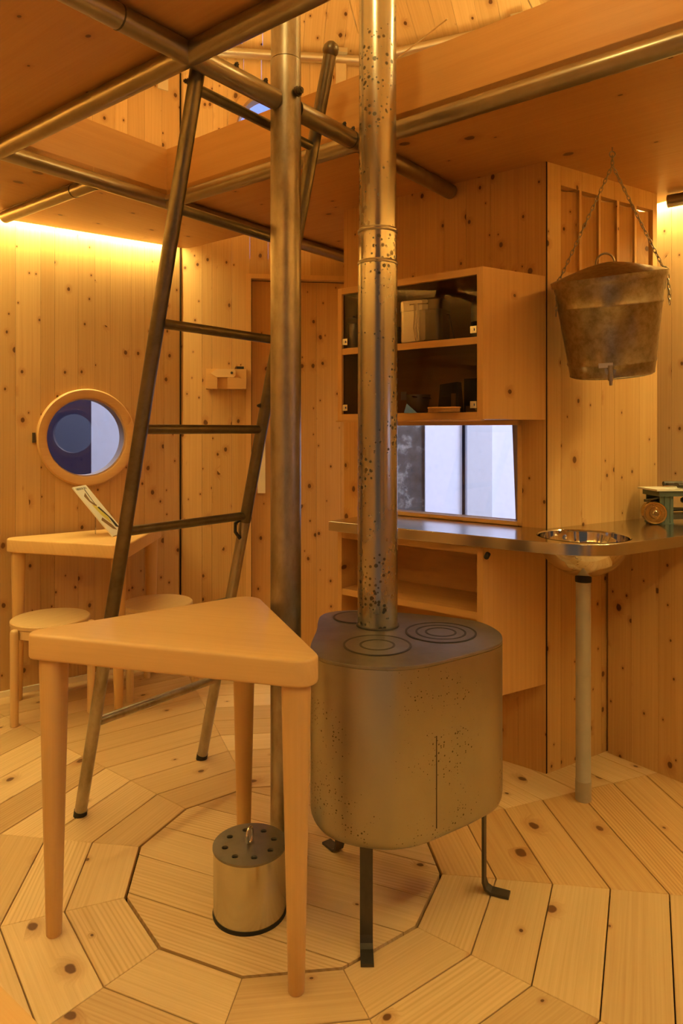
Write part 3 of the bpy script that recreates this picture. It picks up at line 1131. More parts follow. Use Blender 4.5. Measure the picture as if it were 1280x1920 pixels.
for z in (.326, .63, .945, 1.25, 1.55, 1.855, 2.155):
    t_ = z / 2.2
    m_ = 'pole_steel' if z < .5 else 'ladder_steel'
    build_w(MB().tube([lad_at(Lf, t_), lad_at(Rf, t_)], .0145, 16), 'rung', m_, lad, lad_at(Lf, t_))
for base, tt in ((Rf, .605), (Lf, .985)):
    p = lad_at(base, tt)
    bolt(p + Vector((-.018, -.008, 0)), (-1, -.4, 0), lad, .006, .012)
hp = lad_at(Rf, .418)
build_w(MB().tube([hp + Vector((-.012, -.012, .012)), hp + Vector((-.03, -.02, .0)), hp + Vector((-.03, -.022, -.03)), hp + Vector((-.014, -.016, -.055))], .006, 8), 'hook_clamp', 'black_rubber', lad, hp)

# ------------------------------------------------------------------ tables
TRI_B, TRI_S = 0.815, 0.690


def tri_table(pL, pR, label, th=.062, height=.75, seed=0):
    """isosceles triangular table: long side from pL to pR, apex to the left of that direction"""
    pL, pR = Vector((*pL, 0)), Vector((*pR, 0))
    mid_ = (pL + pR) / 2
    d = (pR - pL).normalized()
    M = frame(mid_, math.degrees(math.atan2(d.y, d.x)))
    r_ = root('triangular_table', M, label, 'table', 'triangular tables')
    hh = math.sqrt(TRI_S ** 2 - (TRI_B / 2) ** 2)
    tri = [(-TRI_B / 2, 0), (TRI_B / 2, 0), (0, hh)]
    out = fillet(tri, [.032, .042, .055], 8)
    dense = []
    for i in range(len(out)):
        a, b = Vector((*out[i], 0)), Vector((*out[(i + 1) % len(out)], 0))
        k = max(1, int((b - a).length / .05))
        dense += [((a + (b - a) * s / k).x, (a + (b - a) * s / k).y) for s in range(k)]
    MB().round_prism(dense, height - th, height, .007, .008, 4).build('table_top', 'table_wood', r_, M)
    cen = Vector((0, hh / 3))
    for q in tri:
        q = Vector(q)
        f = .145 if q.y < .01 else .13
        t0 = q + (cen - q).normalized() * (.098 if q.y < .01 else .088)
        t1 = q + (cen - q).normalized() * (.098 if q.y < .01 else .088)
        prof = []
        for z, r0 in ((0, .0165), (.003, .0185), (.2, .0225), (.5, .0275), (height - th + .004, .030)):
            s = z / height
            c_ = t1.lerp(t0, s)
            ring = []
            for k in range(20):
                a = 2 * PI * k / 20
                sq = 1 / (abs(math.cos(a)) ** 4 + abs(math.sin(a)) ** 4) ** .25
                w_ = r0 * (1 + (sq - 1) * min(1, s * 1.1))
                ring.append(Vector((w_ * math.cos(a), w_ * math.sin(a), z)))
            prof.append(ring)
        MB().loops(prof).build('leg', 'leg_wood', r_, M @ Matrix.Translation((t0.x, t0.y, 0)))
    return r_


tri_table((-.808, 1.742), (-.0265, 1.514), 'triangular wooden table with three tapered legs beside the iron stove')
tri_table((-1.588, 3.255), (-1.588 + .815 * .8018, 3.255 + .815 * .5976), 'triangular wooden table with a leaflet on it under the round window')
# the second table stands with its apex toward the room: rebuilt mirrored below
for o in list(bpy.data.objects):
    if o.name == 'triangular_table.001':
        o.matrix_basis = o.matrix_basis @ Matrix.Rotation(PI, 4, 'Z')


# ------------------------------------------------------------------ stools
def stool(cx, cy, a0_, label, h=.42, r0=.166):
    M = Matrix.Translation((cx, cy, 0)) @ Matrix.Rotation(R(a0_), 4, 'Z')
    r_ = root('stool', M, label, 'stool', 'round wooden stools')
    prof = [(r0 - .006, h - .022), (r0, h - .018), (r0, h - .004), (r0 - .004, h)]
    MB().lathe(prof, 48).build('seat', 'stool_wood', r_, M)
    MB().lathe([(r0 - .004, h - .058), (r0 - .004, h - .0215)], 40).build('apron', 'stool_wood', r_, M)
    for k in range(3):
        Mk_ = M @ Matrix.Rotation(2 * PI / 3 * k, 4, 'Z') @ Matrix.Translation((r0 + .013, 0, 0))
        MB().lathe([(.015, 0), (.017, .002), (.0175, h - .03), (.0165, h - .021), (.012, h - .015), (.003, h - .012)], 18).build('leg', 'stool_leg_wood', r_, Mk_)
    return r_


stool(-1.286, 3.139, 240, 'round pale wooden stool standing in front of the far triangular table')
stool(-.885, 3.415, 241, 'round pale wooden stool tucked between the far triangular table and the door wall')

# ------------------------------------------------------------------ leaflet on the far table
b0 = Vector((-1.062, 3.290, .752))
wv = Vector((.012, .14, 0))
hv = Vector((-.190, .045, .225))
nv = wv.cross(hv).normalized()
if nv.x < 0:
    nv = -nv
ex, ey = wv.normalized(), hv.normalized()
ey = (ey - ex * ey.dot(ex)).normalized()
ez = ex.cross(ey)
Mb = Matrix((ex, ey, ez)).transposed().to_4x4()
Mb.translation = b0
le = root('leaflet', Mb, 'cream leaflet with a yellow drawing propped up on the far table', 'leaflet')
sg = 1 if ez.x > 0 else -1
W_, H_ = wv.length, hv.length
MB().box((0, 0, -.003), (W_, H_, .003)).build('card', 'paper', le, Mb)


def ink(pts, mat, lift):
    m_ = len(pts)
    z = sg * (.0032 + lift)
    f = tuple(range(m_)) if sg > 0 else tuple(range(m_ - 1, -1, -1))
    MB().add([Vector((p[0] * W_, p[1] * H_, z)) for p in pts], [f]).build('print', mat, le, Mb)


xs_ = [.10, .17, .22, .29, .34, .41, .50, .55, .66, .72, .80]
for k, xx in enumerate(xs_):
    ink([(xx, .925), (xx + (.045 if k % 3 else .03), .925), (xx + (.045 if k % 2 else .03), .965), (xx, .965)], 'black_ink', .0002)
ink([(.25, .80), (.5, .86), (.42, .70), (.62, .60), (.5, .55), (.3, .68)], 'brown_ink', .0001)
ink([(.3, .62), (.55, .58), (.75, .36), (.6, .22), (.38, .4)], 'yellow_ink', .0003)
ink([(.52, .55), (.66, .56), (.88, .28), (.9, .1), (.7, .14), (.74, .34)], 'black_ink', .0005)
ink([(.60, .92), (.66, .92), (.56, .62), (.52, .62)], 'black_ink', .0007)
ink([(.1, .32), (.3, .36), (.55, .2), (.62, .08), (.4, .12)], 'brown_ink', .0004)
tpm = b0 + wv * .5 + hv * .62
build_w(MB().box((-.001, -.006, 0), (.001, .006, tpm.z - .752), Matrix.Translation((tpm.x, tpm.y, .7505))), 'easel_stand', 'glass', le, b0)

# ------------------------------------------------------------------ stove
SO = [(-.0616, 2.105), (-.035, 2.148), (.02, 2.169), (.1, 2.165), (.2, 2.135), (.329, 2.085), (.398, 2.037), (.427, 1.965), (.43, 1.90), (.408, 1.832),
      (.347, 1.775), (.272, 1.72), (.201, 1.674), (.149, 1.656), (.099, 1.651), (.025, 1.667), (-.042, 1.708), (-.074, 1.77), (-.079, 1.83), (-.0735, 1.90), (-.068, 1.97), (-.068, 2.04)]
outline = ccw(smooth_loop(SO, 5))
st = root('iron_stove', (.18, 1.89, 0), 'three-lobed iron wood stove on strap legs with ringed hotplates', 'stove')
build_w(MB().round_prism(outline, .252, .688, .045, 0, 6), 'body', 'stove_steel', st)
build_w(MB().round_prism(outline, .6885, .697, .001, .002, 2), 'stove_top', 'stove_top_iron', st)
TOPZ = .697


def hotplate(x, y, rr):
    r0 = rr[0]
    M = Matrix.Translation((x, y, TOPZ))
    prof = [(r0, -.001), (r0, .0012)]
    hp_ = MB().lathe(prof, 56).build('hotplate', 'stove_top_iron', st, M)
    for r1 in rr:
        rings = []
        for q, z in ((-.0028, .0011), (-.0028, .0020), (.0028, .0020), (.0028, .0011)):
            rings.append([Vector(((r1 + q) * math.cos(2 * PI * k / 56), (r1 + q) * math.sin(2 * PI * k / 56), z)) for k in range(56)])
        MB().loops(rings, False, False).build('ring_groove', 'dark_iron', hp_, M)


hotplate(.0915, 1.817, (.085, .043))
hotplate(.270, 1.931, (.094, .066, .040))
hotplate(.040, 2.085, (.062,))


def strap(path, w, wd, th=.007):
    """flat strap through path, w wide along wd"""
    mb = MB()
    wd = Vector(wd).normalized()
    rings = []
    P = [Vector(p) for p in path]
    for i, p in enumerate(P):
        if i == 0:
            d = (P[1] - p).normalized()
        elif i == len(P) - 1:
            d = (p - P[i - 1]).normalized()
        else:
            d = ((P[i + 1] - p).normalized() + (p - P[i - 1]).normalized()).normalized()
        n_ = d.cross(wd).normalized() * th / 2
        s = wd * w / 2
        rings.append([p + s + n_, p - s + n_, p - s - n_, p + s - n_])
    return mb.loops(rings, True, True, False)


for fx, fy, ox, oy in ((.060, 1.715, 0.0, -1.0), (.386, 1.922, .92, -.38), (-.005, 2.09, -.6, .8)):
    o_ = Vector((ox, oy, 0)).normalized()
    wdir = Vector((-o_.y, o_.x, 0))
    b_ = Vector((fx, fy, 0))
    path = [b_ + Vector((0, 0, .262)), b_ + Vector((0, 0, .03)), b_ + o_ * .006 + Vector((0, 0, .012)), b_ + o_ * .02 + Vector((0, 0, .005)), b_ + o_ * .068 + Vector((0, 0, .0045))]
    build_w(strap(path, .031, wdir), 'leg', 'dark_iron', st)
build_w(MB().box((-.03, -.02, .232), (.05, .03, .253), Matrix.Translation((.02, 1.78, 0))), 'ash_slide', 'dark_iron', st)
sp = Vector((.226, 1.6885, 0))
build_w(MB().box((-.0015, -.0015, .30), (.0015, .0015, .52), Matrix.Translation(sp + Vector((0, .001, 0)))), 'seam', 'dark_iron', st)

# ------------------------------------------------------------------ flue
fp = Vector((.102, 2.003, 0))
fu = root('flue_pipe', (fp.x, fp.y, TOPZ), 'tall speckled steel flue pipe rising from the iron stove', 'flue')
Mf = Matrix.Translation((fp.x, fp.y, 0))
MB().lathe([(.0565, TOPZ), (.0555, 1.712)], 40).build('lower_section', 'flue_steel', fu, Mf)
z1_, z2_ = 1.716, 1.806
MB().lathe([(.0535, z1_ - .004), (.0535, z2_)], 40).build('sleeve', 'flue_steel', fu, Mf)
for zz in (z1_, z2_):
    MB().lathe([(.0545, zz - .006), (.0568, zz - .003), (.0562, zz), (.0568, zz + .003), (.054, zz + .007)], 40).build('bead', 'flue_steel_plain', fu, Mf)
MB().lathe([(.0525, z2_ + .002), (.0525, 3.95)], 40).build('upper_section', 'flue_steel', fu, Mf)
MB().lathe([(.061, TOPZ - .001), (.0605, TOPZ + .004), (.0565, TOPZ + .006)], 40).build('base_collar', 'dark_iron', fu, Mf)

# ------------------------------------------------------------------ ash bucket with perforated lid
bk = root('ash_bucket', (-.238, 1.843, 0), 'small tin drum with a perforated lid standing under the table', 'bucket')
Mb_ = Matrix.Translation((-.238, 1.843, 0))
br = .0935
MB().lathe([(br - .001, .006), (br, .009), (br, .168)], 56).build('drum', 'bucket_tin', bk, Mb_)
MB().lathe([(br + .002, 0), (br + .0025, .003), (br + .001, .009)], 56).build('base_rim', 'black_rubber', bk, Mb_)
# lid: disc with eight real holes (fan between hole loops)
bm = bmesh.new()
seg = 64
outer = [bm.verts.new((.0955 * math.cos(2 * PI * k / seg), .0955 * math.sin(2 * PI * k / seg), .1745)) for k in range(seg)]
edges = [bm.edges.new((outer[k], outer[(k + 1) % seg])) for k in range(seg)]
holes = []
for k in range(8):
    a = 2 * PI * k / 8 + .30
    hx_, hy_ = .064 * math.cos(a), .064 * math.sin(a)
    lp_ = [bm.verts.new((hx_ + .0085 * math.cos(2 * PI * q / 14), hy_ + .0085 * math.sin(2 * PI * q / 14), .1745)) for q in range(14)]
    edges += [bm.edges.new((lp_[q], lp_[(q + 1) % 14])) for q in range(14)]
bmesh.ops.triangle_fill(bm, use_beauty=True, use_dissolve=False, edges=edges)
bmesh.ops.recalc_face_normals(bm, faces=bm.faces[:])
ext = bmesh.ops.extrude_face_region(bm, geom=bm.faces[:])
bmesh.ops.translate(bm, vec=(0, 0, -.005), verts=[g for g in ext['geom'] if isinstance(g, bmesh.types.BMVert)])
bmesh.ops.recalc_face_normals(bm, faces=bm.faces[:])
me = bpy.data.meshes.new('lid')
bm.to_mesh(me)
bm.free()
lid = mesh_obj('lid', me, 'lid_iron', bk, Mb_)
MB().lathe([(br - .004, .10), (br - .004, .101)], 40).build('inner_shelf', 'black_rubber', bk, Mb_)
pth = [Vector((.018 * math.sin(a) * .75, 0, .174 + .021 - .021 * math.cos(a))) for a in [2 * PI * k / 20 for k in range(20)]]
pth = [Matrix.Rotation(R(65), 4, 'Z') @ p for p in pth]
MB().tube(pth, .0038, 10, closed=True).build('lid_ring', 'chrome', bk, Mb_)

# ------------------------------------------------------------------ kitchen cabinets
CU, CV0, CV1 = .68, -.350, .283          # front plane, left and right ends
dL = Vector((math.cos(R(LA)), math.sin(R(LA)), 0))


def cabinet(name, z0, z1, shelf_z, label, open_back=True):
    base = uv(CU, 0, z0)
    M = frame(uv(CU, 0, 0), A0 - 90)       # x = v, y = depth
    r_ = root(name, M @ Matrix.Translation((0, 0, z0)), label, 'cabinet')
    Lx, Rx = CV0, CV1
    th = .024
    dep = WU - CU - .001
    # right side panel runs obliquely back to the corner of the partition
    Mi = M.inverted()
    fr_ = Mi @ uv(CU, CV1, 0)
    bk_ = Mi @ (KC + Vector((0, 0, 0)))
    dd_ = Vector((bk_.x - fr_.x, dep, 0))
    slope = (bk_.x - fr_.x) / dep
    ex_ = Rx + slope * dep - .004
    side = [(Rx - .022, .0), (Rx, 0), (ex_, dep), (ex_ - .03, dep)]
    MB().prism(side, z0, z1).build('side_panel', 'board_wood_upright', r_, M)
    MB().box((Lx, 0, z0), (Lx + .02, dep, z1)).build('side_panel', 'board_wood_upright', r_, M)

    def slab(za, zb, nm, inset=0.0):
        pts = [(Lx + .0205, inset), (Rx - .0225, inset), (ex_ - .0305, dep), (Lx + .0205, dep)]
        return MB().prism(pts, za, zb).build(nm, 'board_wood', r_, M)
    slab(z1 - th, z1, 'top_board')
    slab(z0, z0 + th, 'bottom_board')
    slab(shelf_z - th, shelf_z, 'shelf', .002)
    pts = [(Lx + .0205, dep - .012), (ex_ - .034, dep - .012), (ex_ - .032, dep - .001), (Lx + .0205, dep - .001)]
    MB().prism(pts, z0 + th + .0005, z1 - th - .0005).build('back_panel', 'board_wood', r_, M)
    return r_, M


cab, Mcab = cabinet('wall_cabinet', 1.285, 1.806, 1.568, 'wooden wall cabinet with glazed shelves of camp cookware above the window')
# glass fronts with chrome clips
gz = ((1.311, 1.543), (1.570, 1.780))
for z0, z1 in gz:
    o = MB().box((CV0 + .022, .010, z0), (CV1 - .024, .014, z1)).build('glass_front', 'smoky_glass', cab, Mcab)
    for xx in (CV0 + .022, CV1 - .050):
        MB().box((xx, .003, z0 + .012), (xx + .024, .0095, z0 + .036)).box((xx + .008, -.001, z0 + .02), (xx + .016, .003, z0 + .028)).build('glass_clip', 'chrome', o, Mcab)
for z in (1.285,):
    MB().box((CV0 - .004, -.006, z - .006), (CV1 - .004, .02, z - .0005)).build('bottom_bead', 'board_wood', cab, Mcab)
low, Mlow = cabinet('base_cabinet', .325, .846, .622, 'open wooden base cabinet with one shelf behind the iron stove')
MB().lathe([(.009, 0), (.009, .018), (.006, .022)], 14, Matrix.Translation((CV1 + .02, .0, .828)) @ Matrix.Rotation(R(125), 4, 'X')).build('rubber_knob', 'black_rubber', low, Mlow)

# ------------------------------------------------------------------ stainless worktop with round sink
SINK = Vector((.816, 2.395, 0))
SR = .152
wn = Vector((math.cos(R(36.71)), math.sin(R(36.71)), 0))
wt = Vector((wn.y, -wn.x, 0))
pl = uv(.637, CV0 - .012)
front_pts = [(pl.x, pl.y), (.2, 2.590), (.44, 2.415), (.56, 2.327), (.63, 2.278), (.69, 2.242), (.745, 2.222), (.80, 2.216), (.86, 2.228), (.93, 2.262), (1.05, 2.335), (1.158, 2.400), (1.45, 2.572), (1.64, 2.680)]
fs_ = []
for i in range(len(front_pts) - 1):
    P4 = [Vector((*front_pts[min(max(i + k, 0), len(front_pts) - 1)], 0)) for k in (-1, 0, 1, 2)]
    for q_ in range(5):
        t_ = q_ / 5
        w_ = 0.5 * (2 * P4[1] + (P4[2] - P4[0]) * t_ + (2 * P4[0] - 5 * P4[1] + 4 * P4[2] - P4[3]) * t_ ** 2 + (3 * P4[1] - P4[0] - 3 * P4[2] + P4[3]) * t_ ** 3)
        fs_.append((w_.x, w_.y))
front_pts = fs_ + [front_pts[-1]]
wall_pt = C + wn * (AP - .004)
b1 = wall_pt + wt * .36
b2 = wall_pt + wt * (-.10)
pe = KC + dL * (LL + .004)
nL = Vector((dL.y, -dL.x, 0))
back_pts = [(b1.x, b1.y), (b2.x, b2.y), (pe.x, pe.y), (pe.x + nL.x * .002, pe.y + nL.y * .002), ((KC + nL * .002).x, (KC + nL * .002).y), (uv(WU - .008, CV0 - .012).x, uv(WU - .008, CV0 - .012).y)]
wpoly = ccw([tuple(p) for p in front_pts + back_pts])
ct = root('steel_worktop', (SINK.x, SINK.y, .85), 'stainless steel worktop curving around a round sink below the window', 'worktop')
WTZ = .89
bm = bmesh.new()


def loop_edges(pts, z):
    vs_ = [bm.verts.new((p[0], p[1], z)) for p in pts]
    return [bm.edges.new((vs_[i], vs_[(i + 1) % len(vs_)])) for i in range(len(vs_))]


ed = loop_edges(wpoly, WTZ)
ed += loop_edges([(SINK.x + SR * math.cos(2 * PI * k / 64), SINK.y + SR * math.sin(2 * PI * k / 64)) for k in range(64)], WTZ)
bmesh.ops.triangle_fill(bm, use_beauty=True, edges=ed)
bmesh.ops.recalc_face_normals(bm, faces=bm.faces[:])
ext = bmesh.ops.extrude_face_region(bm, geom=bm.faces[:])
bmesh.ops.translate(bm, vec=(0, 0, -.038), verts=[g for g in ext['geom'] if isinstance(g, bmesh.types.BMVert)])
bmesh.ops.recalc_face_normals(bm, faces=bm.faces[:])
bmesh.ops.translate(bm, vec=(-SINK.x, -SINK.y, 0), verts=bm.verts[:])
me = bpy.data.meshes.new('worktop')
bm.to_mesh(me)
bm.free()
me.polygons.foreach_set('use_smooth', [True] * len(me.polygons))
me.set_sharp_from_angle(angle=R(40))
wtp = mesh_obj('worktop', me, 'stainless', ct, Matrix.Translation((SINK.x, SINK.y, 0)))
bv = wtp.modifiers.new('edge', 'BEVEL')
bv.width = .004
bv.segments = 3
bv.limit_method = 'ANGLE'
bv.angle_limit = R(50)
# bowl: outer and inner skin, hemispherical
prof = []
DEP = .132
for k in range(15):
    a = PI / 2 * k / 14
    prof.append((max(.02, (SR - .003) * math.sin(a)) if k else .02, WTZ - .004 - DEP * math.cos(a)))
inner = [(max(.018, p[0] - .002), p[1] + .002) for p in prof[::-1]]
Ms_ = Matrix.Translation((SINK.x, SINK.y, 0))
MB().lathe(prof + [(SR - .001, WTZ + .001)] + inner, 64, None).build('sink_bowl', 'polished_steel', ct, Ms_)
MB().lathe([(.027, WTZ - DEP - .022), (.027, WTZ - DEP - .0015)], 24).build('drain_gasket', 'black_rubber', ct, Ms_)
pe_ = root('sink_pedestal', (SINK.x, SINK.y + .0, 0), 'slim grey pipe pedestal under the round sink', 'pedestal')
MB().lathe([(.0255, .0), (.0255, .07), (.0248, .071), (.0248, .42), (.0255, .4205), (.0255, .423), (.0248, .4235), (.0245, WTZ - DEP - .0225)], 28).build('pipe', 'pedestal_grey', pe_, Ms_)
MB().lathe([(.0262, .002), (.0262, .068)], 28).build('base_sleeve', 'pedestal_grey', pe_, Ms_)

# ------------------------------------------------------------------ cupboard front below the right arm of the worktop
cs = px(1134, 1409, 1330 * 1.25 / (1409 - 805))
cs.z = 0
Mcu = frame(cs, -53.29)
cu = root('base_cupboard', Mcu, 'plank-fronted cupboard under the right end of the steel worktop', 'cupboard')
staves(cu, Mcu, 0.012, .34, 0, .8515, 'wall_wood', w=.11, thick=.024, name='front_plank')
mb = MB().box((.316, .0245, 0), (.34, .40, .8515))
mb.build('side_board', 'board_wood_upright', cu, Mcu)

# ------------------------------------------------------------------ camping stove on the worktop
gs = Vector((1.225, 2.745, WTZ))
Mg = frame(gs, 6)
cg = root('camp_stove', Mg, 'green folding camp stove with brass fuel tank on the steel worktop', 'camp stove')
mb = MB()
mb.box((-.028, -.05, 0.0), (.035, .05, .004)).box((-.022, -.05, .004), (.032, -.046, .105)).box((-.022, .046, .004), (.032, .05, .105)).box((.028, -.046, .004), (.033, .046, .105)).box((-.004, -.053, .004), (.006, -.05, .105)).box((.018, -.053, .004), (.026, -.05, .105))
mb.build('end_bracket', 'green_enamel', cg, Mg)
mb = MB().box((.28, -.05, 0.0), (.33, .05, .004)).box((.28, -.05, .004), (.33, -.046, .105)).box((.28, .046, .004), (.33, .05, .105))
mb.build('end_bracket', 'green_enamel', cg, Mg)
MB().box((-.03, -.06, .1055), (.35, .06, .126)).build('frame_rail', 'green_enamel', cg, Mg)
MB().box((-.045, -.07, .1265), (.36, .07, .133)).build('top_plate', 'white_plate', cg, Mg)
mb = MB()
for k in range(5):
    mb.tube([Vector((.06 + .035 * k, -.05, .146)), Vector((.06 + .035 * k, .05, .146))], .0045, 8)
mb.tube([Vector((.05, -.05, .146)), Vector((.21, -.05, .146))], .009, 10).tube([Vector((.05, .05, .146)), Vector((.21, .05, .146))], .009, 10)
mb.build('pan_grate', 'dark_iron', cg, Mg)
Mt = Mg @ Matrix.Translation((-.048, -.062, .0435)) @ Matrix.Rotation(R(90), 4, 'X') @ Matrix.Rotation(R(-20), 4, 'Y')
tk = MB().lathe([(.030, -.075), (.040, -.07), (.0425, -.06), (.0425, .0), (.041, .003), (.036, .0035), (.034, .0015), (.022, .0015), (.02, .004), (.016, .0045)], 32).build('fuel_tank', 'brass', cg, Mt)
MB().lathe([(.013, .0048), (.012, .012), (.008, .016), (.007, .026)], 18).build('pump_knob', 'chrome', tk, Mt)
mb = MB().tube([Vector((-.06, -.02, .088)), Vector((-.035, -.04, .096)), Vector((-.02, -.04, .10)), Vector((-.022, -.04, .122))], .004, 8).box((-.066, -.026, .082), (-.052, -.014, .092))
mb.build('valve_lever', 'dark_iron', cg, Mg)
mb = MB().tube([Vector((.03, 0, .05)), Vector((.12, 0, .05)), Vector((.13, 0, .08))], .008, 10).lathe([(.03, .075), (.034, .08), (.034, .09), (.02, .1)], 20, Matrix.Translation((.13, 0, 0))).box((.04, -.03, .015), (.25, .03, .035))
mb.build('burner', 'dark_iron', cg, Mg)

# ------------------------------------------------------------------ hanging water pail
PC = Vector((.925, 2.445, 0))
PZ0, PZ1 = 1.437, 1.762
tilt = Matrix.Translation((PC.x, PC.y, 1.6)) @ Matrix.Rotation(R(-20), 4, 'Z') @ Matrix.Rotation(R(11), 4, 'X') @ Matrix.Rotation(R(-2.2), 4, 'Y') @ Matrix.Translation((0, 0, -1.6))
pa = root('water_pail', (PC.x, PC.y, PZ0), 'mottled zinc water pail with lid and tap hanging on chains', 'pail')
r0, r1 = .138, .180
prof = [(r0 - .004, PZ0), (r0, PZ0 + .002), (r0 + .0025, PZ0 + .004), (r0 + .001, PZ0 + .008)]
for s in (.12, .135, .143, .151, .166, .5, .72, .735, .743, .751, .766, .95):
    prof.append((r0 + (r1 - r0) * s + (.003 if abs(s - .143) < .009 or abs(s - .743) < .009 else 0), PZ0 + (PZ1 - PZ0) * s))
prof += [(r1, PZ1 - .004), (r1 + .003, PZ1)]
MB().lathe(prof, 64).build('body', 'pail_zinc', pa, tilt)
tilt2 = tilt @ Matrix.Translation((0, 0, PZ1)) @ Matrix.Rotation(R(-1.5), 4, 'Y')
ld = MB().lathe([(r1 + .006, -.008), (r1 + .0085, .000), (r1 + .0085, .012), (r1 + .004, .014), (.13, .032), (.07, .050), (.03, .058), (.012, .060)], 64).build('lid', 'pail_zinc', pa, tilt2)
hpth = [Vector((.030 * math.cos(a) - .006, 0, .056 + .034 * math.sin(a))) for a in [PI * k / 14 for k in range(15)]]
MB().tube(hpth, .0035, 8).build('lid_handle', 'chain_steel', ld, tilt2)
# tap
Mt = tilt @ Matrix.Translation((-.005, -(r0 + .006), PZ0 + .032))
mb = MB().tube([Vector((0, .012, 0)), Vector((0, -.030, 0))], .010, 14).tube([Vector((0, -.026, .020)), Vector((0, -.026, -.030))], .0085, 14).tube([Vector((0, -.026, -.030)), Vector((0, -.026, -.046))], .0055, 12).lathe([(.018, 0), (.018, .004)], 20, Matrix.Translation((0, .006, 0)) @ Matrix.Rotation(R(90), 4, 'X'))
mb.build('tap', 'flue_steel_plain', pa, Mt)
MB().box((-.036, -.030, .013), (.008, -.022, .028)).build('tap_lever', 'aluminium', pa, Mt)


def chain(a, b, name, pitch=.0165, slack=0.0, rad=.0016, parent=None):
    a, b = Vector(a), Vector(b)
    L = (b - a).length
    n_ = max(2, int(L / pitch))
    mb = MB()
    d = (b - a).normalized()
    h = Vector((0, 1, 0)) if abs(d.y) < .9 else Vector((1, 0, 0))
    s1 = d.cross(h).normalized()
    s2 = d.cross(s1)
    for k in range(n_):
        c_ = a + (b - a) * ((k + .5) / n_) + Vector((0, 0, -slack * 4 * ((k + .5) / n_) * (1 - (k + .5) / n_)))
        s = s1 if k % 2 else s2
        hl, hw = pitch * .74, .0048
        pts = []
        for q in range(10):
            an = 2 * PI * q / 10
            pts.append(c_ + d * (hl * math.cos(an)) + s * (hw * math.sin(an)))
        mb.tube(pts, rad, 5, closed=True)
    return build_w(mb, name, 'chain_steel', parent, a)


HK = px(1141, 284, 1330 * (CEIL - 1.25) / (805 - 284))
HK.z = CEIL
HK = Vector((PC.x + .008, PC.y + .0, CEIL))
mb = MB().tube([HK + Vector((0, 0, .004)), HK + Vector((0, 0, -.014))], .002, 8)
mb.tube([HK + Vector((.010 * math.sin(a), 0, -.024 + .010 * math.cos(a))) for a in [2 * PI * k / 16 for k in range(16)]], .0022, 8, closed=True)
build_w(mb, 'ceiling_hook', 'chain_steel', pa)
hk = HK + Vector((0, 0, -.036))
chain(HK + Vector((0, 0, -.030)), HK + Vector((0, 0, -.062)), 'chain', parent=pa)
c0 = HK + Vector((0, 0, -.062))
eL = px(1047, 528, PC.y - .0)
eR = px(1241, 498, PC.y + .02)
eL2 = px(1042, 592, PC.y - .0)
eR2 = px(1255, 570, PC.y + .02)
chain(c0, eL, 'chain', parent=pa)
chain(c0, eR, 'chain', parent=pa)
chain(eL + Vector((-.004, 0, .004)), eL2, 'chain', parent=pa)
eRb = eR + Vector((.018, 0, -.012))
chain(eR, eRb, 'chain', parent=pa)
chain(eRb, eR2, 'chain', parent=pa)
for e, sx in ((eL, -1), (eRb, 1)):
    q = PC + Vector((sx * (r1 + .001), 0, 0))
    q.z = PZ1 - .045 + (.010 if sx > 0 else -.002)
    build_w(MB().tube([e, q + Vector((sx * .008, 0, .01)), q], .0028, 8), 'ear', 'chain_steel', pa)

# ------------------------------------------------------------------ things inside the wall cabinet
SZ1, SZ0 = 1.568 + .001, 1.309 + .001


def on_shelf(x, Zd, z):
    return Vector(((x - 640) / 1330 * Zd, Zd, z))


# square mess tin
q = on_shelf(797, 2.635, SZ1)
Mm = frame(q, -28)
mt = root('mess_tin', Mm, 'square aluminium cooking tin with wire handles on the upper cabinet shelf', 'mess tin')
sq = fillet([(-.082, -.055), (.082, -.055), (.082, .055), (-.082, .055)], .022, 6)
MB().round_prism(ccw(sq), 0, .115, .008, 0, 3).build('pot', 'aluminium', mt, Mm)
sq2 = fillet([(-.084, -.057), (.084, -.057), (.084, .057), (-.084, .057)], .023, 6)
MB().round_prism(ccw(sq2), .1155, .157, 0, .008, 3).build('lid', 'aluminium', mt, Mm)
for dx in (-.018, -.006):
    mb = MB().tube([Vector((dx - .02 if dx < -.01 else dx + .04, -.058, .138)), Vector((dx, -.063, .138)), Vector((dx + .002, -.066, .10)), Vector((dx - .002, -.064, .05)), Vector((dx + .006, -.062, .004))], .0022, 8)
    mb.build('wire_handle', 'chain_steel', mt, Mm)
mb = MB().tube([Vector((.084, 0, .10)), Vector((.095, -.006, .10)), Vector((.118, -.012, .004))], .0022, 8)
mb.build('wire_handle', 'chain_steel', mt, Mm)
# tall flask at the right end
q = on_shelf(903, 2.55, SZ1)
Mm = Matrix.Translation(q)
fk = root('flask', Mm, 'tall round steel flask with a dark strap at the right end of the upper shelf', 'flask')
MB().lathe([(.034, 0), (.038, .004), (.038, .115), (.034, .14), (.02, .16), (.017, .162), (.017, .19), (.01, .195)], 28).build('bottle', 'aluminium', fk, Mm)
MB().lathe([(.0388, .05), (.0388, .066)], 28, cap0=False, cap1=False).build('strap', 'dark_leather', fk, Mm)
MB().lathe([(.019, .185), (.019, .20), (.012, .205)], 20).build('cap', 'black_rubber', fk, Mm)
